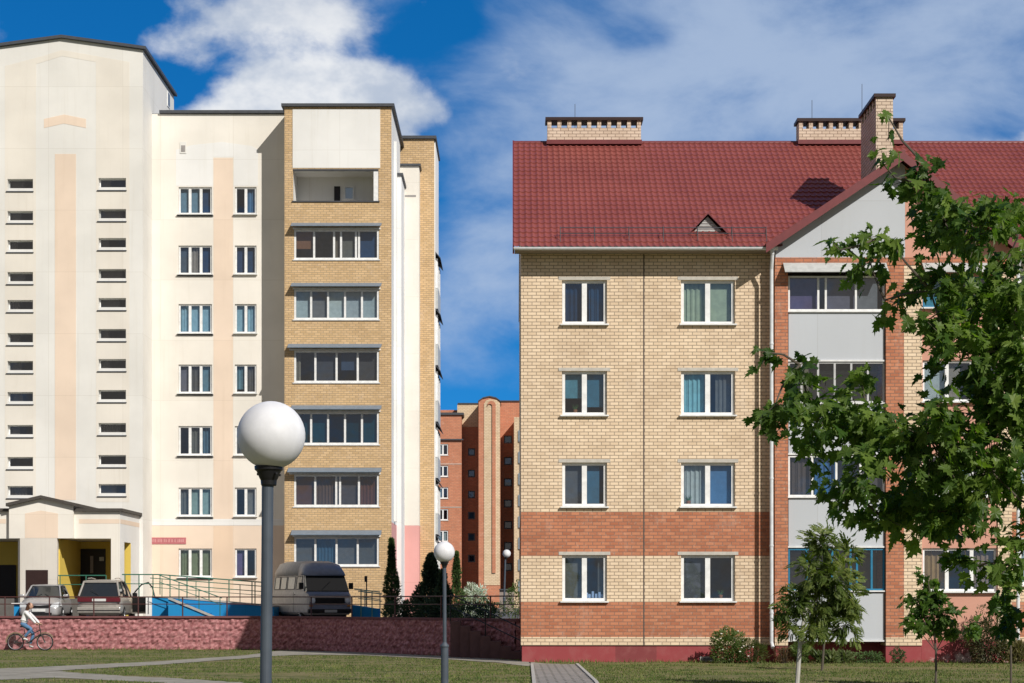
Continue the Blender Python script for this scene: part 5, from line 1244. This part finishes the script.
skin('jeans', [tuple(hip + Vector((0, 0, .07))), tuple(hip), (-.24, -.09, .96), tuple(sh[-1][0]), tuple(sh[-1][1] + Vector((.01, 0, .02))), (-.24, .09, .96), tuple(sh[1][0]), tuple(sh[1][1] + Vector((.01, 0, .03)))], [(0, 1), (1, 2), (2, 3), (3, 4), (1, 5), (5, 6), (6, 7)], [(.145, .115), (.155, .125), .095, .068, .05, .095, .068, .05], M_jean, person, root=1)
skin('top', [(-.24, 0, .98), (-.22, 0, 1.13), tuple(ch), (-.125, 0, 1.42), (-.112, 0, 1.46), (-.13, -.16, 1.43), tuple(sh[-1][2]), tuple(sh[-1][3]), (-.13, .16, 1.43), tuple(sh[1][2]), tuple(sh[1][3])], [(0, 1), (1, 2), (2, 3), (3, 4), (3, 5), (5, 6), (6, 7), (3, 8), (8, 9), (9, 10)],
     [(.175, .14), (.16, .13), (.17, .13), (.14, .115), .075, .075, .058, .045, .075, .058, .045], M_shirt, person, root=2)
for s, rot in ((-1, -.15), (1, 0)):
    an = sh[s][1]
    skin('shoe', [tuple(an + Vector((-.03, 0, -.045))), tuple(an + Vector((.06, 0, -.055))), tuple(an + Vector((.14, 0, -.065 + rot * .2)))], [(0, 1), (1, 2)], [(.042, .045), (.042, .038), (.036, .026)], M_shoe, person, sub=1)

# ------------------------------------------------------------ vegetation
NPR = np.random.default_rng(5)
MAPLE = [(0, 0), (.10, -.05), (.26, -.12), (.24, .03), (.36, .05), (.50, .02), (.47, .15), (.66, .27), (.44, .33), (.30, .36), (.40, .56), (.24, .54), (.15, .58), (.22, .76), (.09, .78), (0, 1.02)]
def tmpl(half, cup=.10, fold=.12):
    pts = half + [(-x, y) for x, y in reversed(half[1:-1])]
    V_ = [(0, .28, -.04)] + [(x, y, -cup * (x * x + (y - .3) ** 2) + fold * abs(x)) for x, y in pts]
    n = len(pts); Fc = [(0, 1 + i, 1 + (i + 1) % n) for i in range(n)]
    return np.array(V_), Fc
T_MAPLE = tmpl(MAPLE)
T_OVAL = tmpl([(0, 0), (.16, .2), (.22, .5), (.13, .8), (0, 1)], .1, .2)
T_LANCE = tmpl([(0, 0), (.09, .25), (.11, .5), (.06, .8), (0, 1)], .15, .3)
def pinnate():
    V_ = []; F_ = []
    for i in range(6):
        y = .15 + i * .14
        for s in (-1, 1):
            k = len(V_); L = .42 * (1 - abs(i - 2.5) * .08); V_ += [(0, y, 0), (s * L * .45, y - .05, .01), (s * L, y + .16, -.05), (s * L * .5, y + .23, .01)]; F_.append((k, k + 1, k + 2, k + 3))
    k = len(V_); V_ += [(0, .95, 0), (.07, 1.12, 0), (0, 1.35, -.05), (-.07, 1.12, 0)]; F_.append((k, k + 1, k + 2, k + 3))
    return np.array(V_), F_
T_PIN = pinnate()
def spray():   # flat scaly conifer spray
    V_ = []; F_ = []
    for a, l, o_ in ((0, 1, 0), (.55, .6, .2), (-.55, .6, .25), (.5, .42, .5), (-.5, .42, .5)):
        k = len(V_); dx, dy = math.sin(a), math.cos(a); px, py = dy * .07, -dx * .07; V_ += [(-px, o_ - py, 0), (px, o_ + py, 0), (dx * l * .6 + px, o_ + dy * l * .6 + py, .03), (dx * l, o_ + dy * l, 0), (dx * l * .6 - px, o_ + dy * l * .6 - py, .03)]; F_.append((k, k + 1, k + 2, k + 3, k + 4))
    return np.array(V_), F_
T_SPRAY = spray()
def leaves(pts, tips, sizes, T, up=.8, jit=.5):
    """pts N×3, tips N×3 preferred tip directions"""
    TV, TF = T; N = len(pts)
    tp = tips + NPR.normal(0, jit, (N, 3)); tp /= np.linalg.norm(tp, axis=1)[:, None]
    nr = NPR.normal(0, .55, (N, 3)) + np.array([.15, -.35, up]); nr -= (nr * tp).sum(1)[:, None] * tp; nr /= np.linalg.norm(nr, axis=1)[:, None]
    sd_ = np.cross(tp, nr)
    curl = NPR.uniform(-.05, .5, (N, 1, 1)); wd_ = NPR.uniform(.55, 1.0, (N, 1, 1)); twist = NPR.normal(0, .25, (N, 1, 1)); TX, TY, TZ_ = TV[None, :, 0:1], TV[None, :, 1:2], TV[None, :, 2:3]
    Vv = pts[:, None, :] + sizes[:, None, None] * (TX * wd_ * sd_[:, None] + TY * tp[:, None] + (TZ_ - curl * TY ** 2 * .8 + twist * TX * TY) * nr[:, None])
    k = len(TV); Vv = Vv.reshape(-1, 3)
    Ff = [tuple(i * k + j for j in f) for i in range(N) for f in TF]
    return Vv, Ff
def mesh_np(name, V_, F_, material, parent, off):
    me = bpy.data.meshes.new(name); me.from_pydata((V_ - np.array(off)).tolist(), [], F_); me.materials.append(material)
    o = bpy.data.objects.new(name, me); C.collection.objects.link(o); o.parent = parent; return o
M_maple = leafm('maple_leaf', (.045, .10, .016), (.20, .28, .055), .45, .42)
M_ash = leafm('ash_leaf', (.09, .14, .03), (.26, .29, .08), .4)
M_young = leafm('young_maple_leaf', (.07, .14, .025), (.17, .25, .05), .4)
M_thuja = leafm('conifer_foliage', (.05, .10, .035), (.11, .17, .05), .1, .7)
M_jun = leafm('juniper_foliage', (.035, .07, .042), (.085, .13, .07), .1, .7)
M_shrub = leafm('shrub_leaf', (.08, .13, .035), (.17, .22, .07), .35)
M_shrub2 = leafm('grey_green_leaf', (.07, .085, .045), (.13, .13, .07), .25)
M_varieg = leafm('variegated_leaf', (.40, .48, .42), (.82, .85, .80), .2)
M_flower = mat('pale_flower', (.75, .70, .62), rough=.8)

# the maple in the foreground
MY = 10.5
mp = thing('maple_tree', 'dark green maple with lobed leaves reaching in from the right foreground', 'tree', (X(1085, MY), MY, 0))
ells = [(775, 405, 26, 32, 46), (765, 352, 14, 12, 8), (820, 415, 42, 45, 150), (868, 430, 46, 50, 215), (850, 480, 36, 38, 100), (880, 515, 34, 30, 55), (930, 440, 55, 60, 330), (935, 512, 58, 40, 210), (990, 470, 50, 75, 330), (1003, 385, 38, 60, 270), (950, 345, 50, 40, 170),
        (930, 290, 36, 34, 75), (985, 300, 45, 45, 200), (945, 222, 36, 38, 130), (922, 185, 20, 28, 34), (978, 235, 32, 38, 100), (907, 180, 16, 26, 16), (889, 118, 8, 24, 4), (884, 165, 14, 16, 10), (925, 165, 14, 12, 12), (1000, 222, 24, 22, 50), (960, 205, 24, 18, 36), (840, 250, 26, 12, 13), (870, 262, 30, 14, 22), (885, 235, 24, 22, 30), (885, 300, 20, 30, 14), (1012, 250, 20, 22, 24), (1015, 300, 24, 45, 110), (1020, 350, 20, 40, 80), (1015, 215, 18, 20, 16), (1012, 565, 20, 50, 60), (968, 568, 34, 20, 34), (1010, 620, 16, 22, 26),
        (800, 365, 30, 16, 14), (860, 375, 30, 14, 14), (1075, 420, 60, 150, 420), (1065, 290, 50, 70, 150), (1085, 560, 60, 60, 160), (1060, 520, 40, 70, 150)]
P_ = []; T_ = []; twigs = MB(); tr_top = Vector((X(1082, MY), MY, 4.4))
trunk_pts = [Vector((X(1085, MY), MY, 0)), Vector((X(1080, MY) + .02, MY + .03, 1.2)), Vector((X(1086, MY), MY - .02, 2.4)), Vector((X(1078, MY), MY, 3.4)), tr_top]
limbs = []
rg_ = random.Random(21)
HUBS = []
for (cx_, cy_, rx, ry, n) in ells:
    hub = P3(cx_, cy_, MY + rg_.uniform(-.25, .25)); rad = Vector((rx * MY / F, .42 if n > 50 else .15, ry * MY / F))
    HUBS.append(hub)
    nc = max(2, n // 9)
    for c_ in range(nc):
        while True:
            q = Vector((rg_.uniform(-1, 1), rg_.uniform(-1, 1), rg_.uniform(-1, 1)))
            if q.length < 1: break
        q = Vector((q.x * rad.x, q.y * rad.y, q.z * rad.z)); e = hub + q; out = (q + Vector((-.10, -.05, -.02))); twigs.tube(hub, e, .0035, .002, 4, False)
        for l_ in range(max(1, int(n * 1.6) // nc)):
            f = rg_.uniform(.45, 1.1); b = hub + q * f + Vector((rg_.gauss(0, .04), rg_.gauss(0, .04), rg_.gauss(0, .035)))
            P_.append(tuple(b)); d_ = out.normalized() * .7 + Vector((rg_.uniform(-.6, .6), rg_.uniform(-.6, .6), -.55)); T_.append(tuple(d_.normalized()))
tx_ = X(1082, MY); order = sorted(range(len(HUBS)), key=lambda i_: abs(HUBS[i_].x - tx_))
for q_, i_ in enumerate(order):
    h_ = HUBS[i_]; cand = [(HUBS[j_] - h_).length + .15 * abs(HUBS[j_].x - tx_) for j_ in order[:q_]]
    near = order[cand.index(min(cand))] if cand else None; td = abs(h_.x - tx_)
    if near is None or td < min(cand): src = Vector((tx_, MY, min(4.3, max(1.4, h_.z - td * .5)))); r_ = .014
    else: src = HUBS[near]; r_ = .0085
    mid = src.lerp(h_, .5) + Vector((rg_.uniform(-.03, .03), rg_.uniform(-.06, .06), rg_.uniform(-.05, .02))); limbs += [(src, mid, r_, r_ * .75), (mid, h_, r_ * .75, r_ * .5)]
P_ = np.array(P_); T_ = np.array(T_); S_ = NPR.uniform(.042, .108, len(P_))
V_, F_ = leaves(P_, T_, S_, T_MAPLE, up=.75, jit=.3)
mesh_np('crown', V_, F_, M_maple, mp, (X(1085, MY), MY, 0))
m = MB()
for i, (a, b) in enumerate(zip(trunk_pts[:-1], trunk_pts[1:])): m.tube(a, b, .06 - i * .011, .06 - (i + 1) * .011, 12)
tk = m.build('trunk', M_bark, mp); m = MB()
for a, b, r1, r2 in limbs: m.tube(a, b, r1, r2, 6)
m.build('limb', M_bark, mp); twigs.build('twig', M_bark, mp)

def small_tree(name, label, base, Y, trunk_px, ells, T, size, material, barkm, r0, seed, cat='tree', group=None, leafjit=.4, drop=-.4, stems=()):
    rg = random.Random(seed); b0 = (base[0], Y, base[1])
    t_ = thing(name, label, cat, b0, group=group); pts = [Vector((X(px, Y), Y + dy, z if z is not None else 0)) for px, z, dy in trunk_px]
    m = MB()
    for i, (a, b) in enumerate(zip(pts[:-1], pts[1:])):
        f0, f1 = 1 - i / len(pts) * .75, 1 - (i + 1) / len(pts) * .75; m.tube(a, b, r0 * f0, r0 * f1, 8)
    m.build('trunk', barkm, t_); PP = []; TT = []; br = MB()
    for (cx_, cy_, rx, ry, n) in ells:
        hub = P3(cx_, cy_, Y + rg.uniform(-.2, .2)); rad = Vector((rx * Y / F, rx * Y / F * .9, ry * Y / F))
        bs = min(pts[1:], key=lambda p: abs(p.z - (hub.z - .4))); br.tube(bs, hub, r0 * .45, r0 * .2, 5)
        for c_ in range(max(3, n // 7)):
            while True:
                q = Vector((rg.uniform(-1, 1), rg.uniform(-1, 1), rg.uniform(-1, 1)))
                if q.length < 1: break
            q = Vector((q.x * rad.x, q.y * rad.y, q.z * rad.z)); br.tube(hub, hub + q, r0 * .15, r0 * .08, 4, False)
            for l_ in range(7):
                b = hub + q * rg.uniform(.4, 1.1); PP.append((b.x + rg.gauss(0, .05), b.y + rg.gauss(0, .05), b.z + rg.gauss(0, .05)))
                d_ = q.normalized() * .8 + Vector((rg.uniform(-.5, .5), rg.uniform(-.5, .5), drop)); TT.append(tuple(d_.normalized()))
    PP = np.array(PP); TT = np.array(TT); V_, F_ = leaves(PP, TT, NPR.uniform(size * .65, size * 1.15, len(PP)), T, jit=leafjit)
    mesh_np('crown', V_, F_, material, t_, b0); br.build('branch', barkm, t_); return t_
YS = 38.
small_tree('ash_tree', 'young ash with a pale leaning trunk in front of the grey balcony panels', (X(797, YS), 0), YS, [(797, 0, 0), (800, .9, 0), (805, 1.55, .05), (815, 2.4, .1), (823, 3.2, .1)],
           [(822, 545, 15, 20, 120), (812, 575, 20, 22, 190), (835, 580, 20, 22, 170), (795, 600, 16, 16, 90), (822, 605, 24, 20, 200), (850, 598, 18, 14, 110), (848, 555, 10, 12, 46), (790, 625, 12, 12, 55), (845, 625, 15, 16, 80), (815, 628, 16, 12, 80), (781, 608, 7, 10, 28)], T_PIN, .22, M_ash, M_birch, .05, 3)
small_tree('multi_stem_shrub', 'thin dark-stemmed shrub growing behind the pale trunk of the ash', (X(822, 47), 0), 47, [(822, 0, 0), (824, .7, 0), (829, 1.4, 0), (836, 2.0, 0)], [(838, 600, 14, 14, 70), (822, 615, 12, 10, 50), (850, 612, 10, 10, 42)], T_PIN, .22, M_ash, M_bark, .035, 4, cat='shrub')
YM = 38.5
small_tree('maple_sapling', 'small bright green maple sapling with a thin trunk in front of the salmon wall', (X(936, YM), 0), YM, [(936, 0, 0), (936, .75, 0), (934, 1.25, .02), (932, 1.8, .05), (927, 2.4, 0)],
           [(925, 580, 9, 13, 40), (918, 602, 14, 13, 72), (935, 600, 16, 14, 92), (945, 614, 16, 12, 80), (925, 622, 16, 14, 92), (948, 630, 16, 10, 70), (968, 632, 13, 10, 52), (912, 622, 9, 9, 28)], T_MAPLE, .19, M_young, M_bark, .028, 6, drop=-.6)
small_tree('maple_sapling', 'thin sapling trunk at the far right edge below the maple branches', (X(1011, 37), 0), 37, [(1011, 0, 0), (1011, .8, 0), (1009, 1.5, .02), (1008, 2.0, .05), (1010, 2.6, 0)], [(1006, 600, 12, 14, 50), (1016, 580, 14, 16, 60)], T_MAPLE, .17, M_young, M_bark, .025, 9, drop=-.6)

def bush(name, label, px, Y, z0, w_, h, n, size, T, material, seed, cat='shrub', group=None, flowers=0, shape='round', up=.6, fm=None, outw=1.):
    rg = random.Random(seed); x0 = X(px, Y); b0 = (x0, Y, z0); t_ = thing(name, label, cat, b0, group=group); PP = []; TT = []; m = MB(); FL = MB()
    for i in range(n):
        if shape == 'round':
            while True:
                q = Vector((rg.uniform(-1, 1), rg.uniform(-1, 1), rg.uniform(-.9, 1)))
                if .35 < q.length < 1: break
            lump = 1 + .22 * math.sin(q.x * 5 + seed) * math.cos(q.z * 6 + seed * 2)
            p = Vector((q.x * w_ / 2 * lump, q.y * w_ / 2 * lump, h * .5 + q.z * h * .5 * lump)); d_ = Vector((q.x, q.y, q.z + .3))
        elif shape == 'cone':
            u = rg.random() ** .8; rr_ = w_ / 2 * min(1, (1 - u) * 1.25 + .01) * (.75 + .25 * math.sin(u * 13 + rg.uniform(0, 2) + seed)) * rg.uniform(.55, 1.05); a = rg.uniform(0, 6.283)
            p = Vector((rr_ * math.cos(a), rr_ * math.sin(a), u * h)); d_ = Vector((math.cos(a) * .7 * outw, math.sin(a) * .7 * outw, 1.0))
        else:  # fountain of upright blades
            a = rg.uniform(0, 6.283); rr_ = w_ / 2 * rg.random(); p = Vector((rr_ * math.cos(a), rr_ * math.sin(a) * .6, rg.random() * h * .5)); d_ = Vector((math.cos(a) * .4, math.sin(a) * .4, 1))
        PP.append((x0 + p.x, Y + p.y, max(z0 + .02, z0 + p.z))); TT.append(tuple(d_.normalized()))
        if flowers and i % max(1, n // flowers) == 0: FL.lathe([(.004, -.02), (.035, 0), (.03, .02), (.004, .025)], 7, (x0 + p.x * 1.08, Y + p.y * 1.08 - .03, z0 + p.z * 1.05))
    for k in range(7): a = k * .9; m.tube((x0 + .05 * math.cos(a), Y + .05 * math.sin(a), z0 - .03), (x0 + w_ * .25 * math.cos(a), Y + w_ * .25 * math.sin(a), z0 + h * .6), .012, .006, 5)
    if shape == 'cone': m = MB(); m.tube((x0, Y, z0 - .05), (x0, Y, z0 + h * .9), .07, .01, 8)
    V_, F_ = leaves(np.array(PP), np.array(TT), NPR.uniform(size * .6, size * 1.2, n), T, up=up, jit=.4)
    mesh_np('foliage', V_, F_, material, t_, b0); m.build('stem', M_bark, t_)
    if flowers: FL.build('flowers', fm or M_flower, t_)
    return t_
hz = lambda py, Y, z0: Z(py, Y) - z0
bush('thuja', 'slim dark columnar thuja against the brick block, right of the van', 391.5, 76.5, TZ, .86, hz(540, 76.5, TZ), 3200, .16, T_SPRAY, M_thuja, 1, 'conifer', shape='cone')
bush('juniper', 'broad dark juniper behind the rail, left of the white lamp globe', 431, 74.5, TZ, 1.9, hz(556, 74.5, TZ), 5200, .20, T_SPRAY, M_jun, 2, 'conifer', shape='cone')
bush('juniper', 'low dark juniper right under the white lamp globe', 443, 72.5, TZ, 1.1, hz(572, 72.5, TZ), 2600, .18, T_SPRAY, M_jun, 12, 'conifer', shape='cone')
bush('thuja', 'narrow mid green thuja just right of the white lamp globe', 456.5, 82, TZ, .86, hz(553, 82, TZ), 2600, .15, T_SPRAY, leafm('green_thuja', (.06, .11, .03), (.12, .18, .05), .1, .7), 3, 'conifer', shape='cone')
bush('variegated_shrub', 'rounded shrub with white-edged leaves behind the rail', 475.5, 84, TZ, 1.25, hz(583.5, 84, TZ), 1500, .15, T_OVAL, M_varieg, 4)
bush('dark_shrub', 'dark leafy shrub behind the rail under the variegated one', 470, 70.5, TZ, 2.1, .75, 1600, .13, T_OVAL, M_jun, 5)
bush('leafy_shrub', 'small green shrub right of the variegated shrub', 486, 74, TZ, .8, .95, 600, .12, T_OVAL, M_shrub, 6)
bush('leafy_shrub', 'green bush at the corner of the right-hand brick house, beyond the rail', 516.5, 82, TZ, .95, 1.7, 800, .13, T_OVAL, M_shrub, 7)
bush('leafy_shrub', 'pale dry bush beyond the rail at the foot of the far lamp', 497, 88, TZ, 1.1, .8, 500, .13, T_OVAL, M_shrub2, 8)
for i, (px, Y, w_) in enumerate(((400, 73, 1.3), (414, 72.6, 1.2), (427, 71.8, 1.2))):
    bush('hedge_shrub', ['dark low shrub at the foot of the slim thuja', 'dark low shrub between the slim thuja and the broad juniper', 'dark low shrub at the foot of the broad juniper'][i], px, Y, TZ, w_, .85, 1100, .13, T_OVAL, M_jun, 30 + i)
# bed along the brick house
bush('rose_bush', 'flowering bush with pale blooms at the foot of the banded wall', 728, 53.0, 0, 1.0, 1.0, 2600, .095, T_OVAL, M_shrub, 11, flowers=14)
bush('daisy_clump', 'low yellowish green clump between the flowering bush and the downpipe', 751, 53.0, 0, 1.0, .68, 2000, .10, T_LANCE, leafm('yellow_green_leaf', (.06, .085, .02), (.12, .14, .04), .25), 12, 'plant', flowers=10, shape='round')
bush('dry_clump', 'dry reddish clump just right of the downpipe', 784, 52.9, 0, .62, .85, 900, .09, T_LANCE, leafm('dry_leaf', (.12, .07, .04), (.19, .13, .07), .25), 13, 'plant', shape='fountain')
bush('leafy_clump', 'mid green clump beneath the left edge of the balcony', 801, 52.9, 0, .6, .72, 1300, .09, T_OVAL, M_shrub, 14, 'plant')
bush('hosta_clump', 'pale green broad-leaved clump under the balcony', 826, 52.7, 0, .8, .52, 260, .2, T_OVAL, leafm('pale_green_leaf', (.09, .13, .04), (.17, .19, .08), .25), 15, 'plant', shape='fountain')
bush('hosta_clump', 'tall-stemmed pale clump at the right end of the balcony bed', 842, 52.8, 0, .7, .55, 260, .18, T_OVAL, leafm('pale_green_leaf2', (.08, .12, .04), (.16, .18, .08), .25), 16, 'plant', shape='fountain')
bush('leafy_clump', 'dark low planting in the shade beneath the balcony, right side', 868, 53.1, 0, .9, .32, 700, .08, T_OVAL, M_thuja, 17, 'plant')
bush('box_ball', 'small clipped dark round bush before the brick pilaster', 898, 52.9, 0, .42, .45, 800, .06, T_OVAL, M_thuja, 18)
bush('garden_shrub', 'large loose shrub with reddish leaves in front of the salmon wall', 988, 52.6, 0, 1.25, 1.35, 2800, .10, T_OVAL, leafm('reddish_leaf', (.04, .06, .025), (.13, .10, .05), .25), 19)
bush('garden_shrub', 'tall thin shrub rising above the reddish one before the salmon wall', 982, 53.0, 0, .75, 1.75, 700, .085, T_OVAL, M_shrub2, 20)
bush('grass_clump', 'tall dry grass clump at the right edge of the salmon wall', 1014, 52.6, 0, 1.0, 1.05, 900, .22, T_LANCE, leafm('dry_grass_blade', (.13, .12, .05), (.24, .21, .10), .25, .7), 21, 'plant', shape='fountain')
# parked greenery along the plinth, small tufts
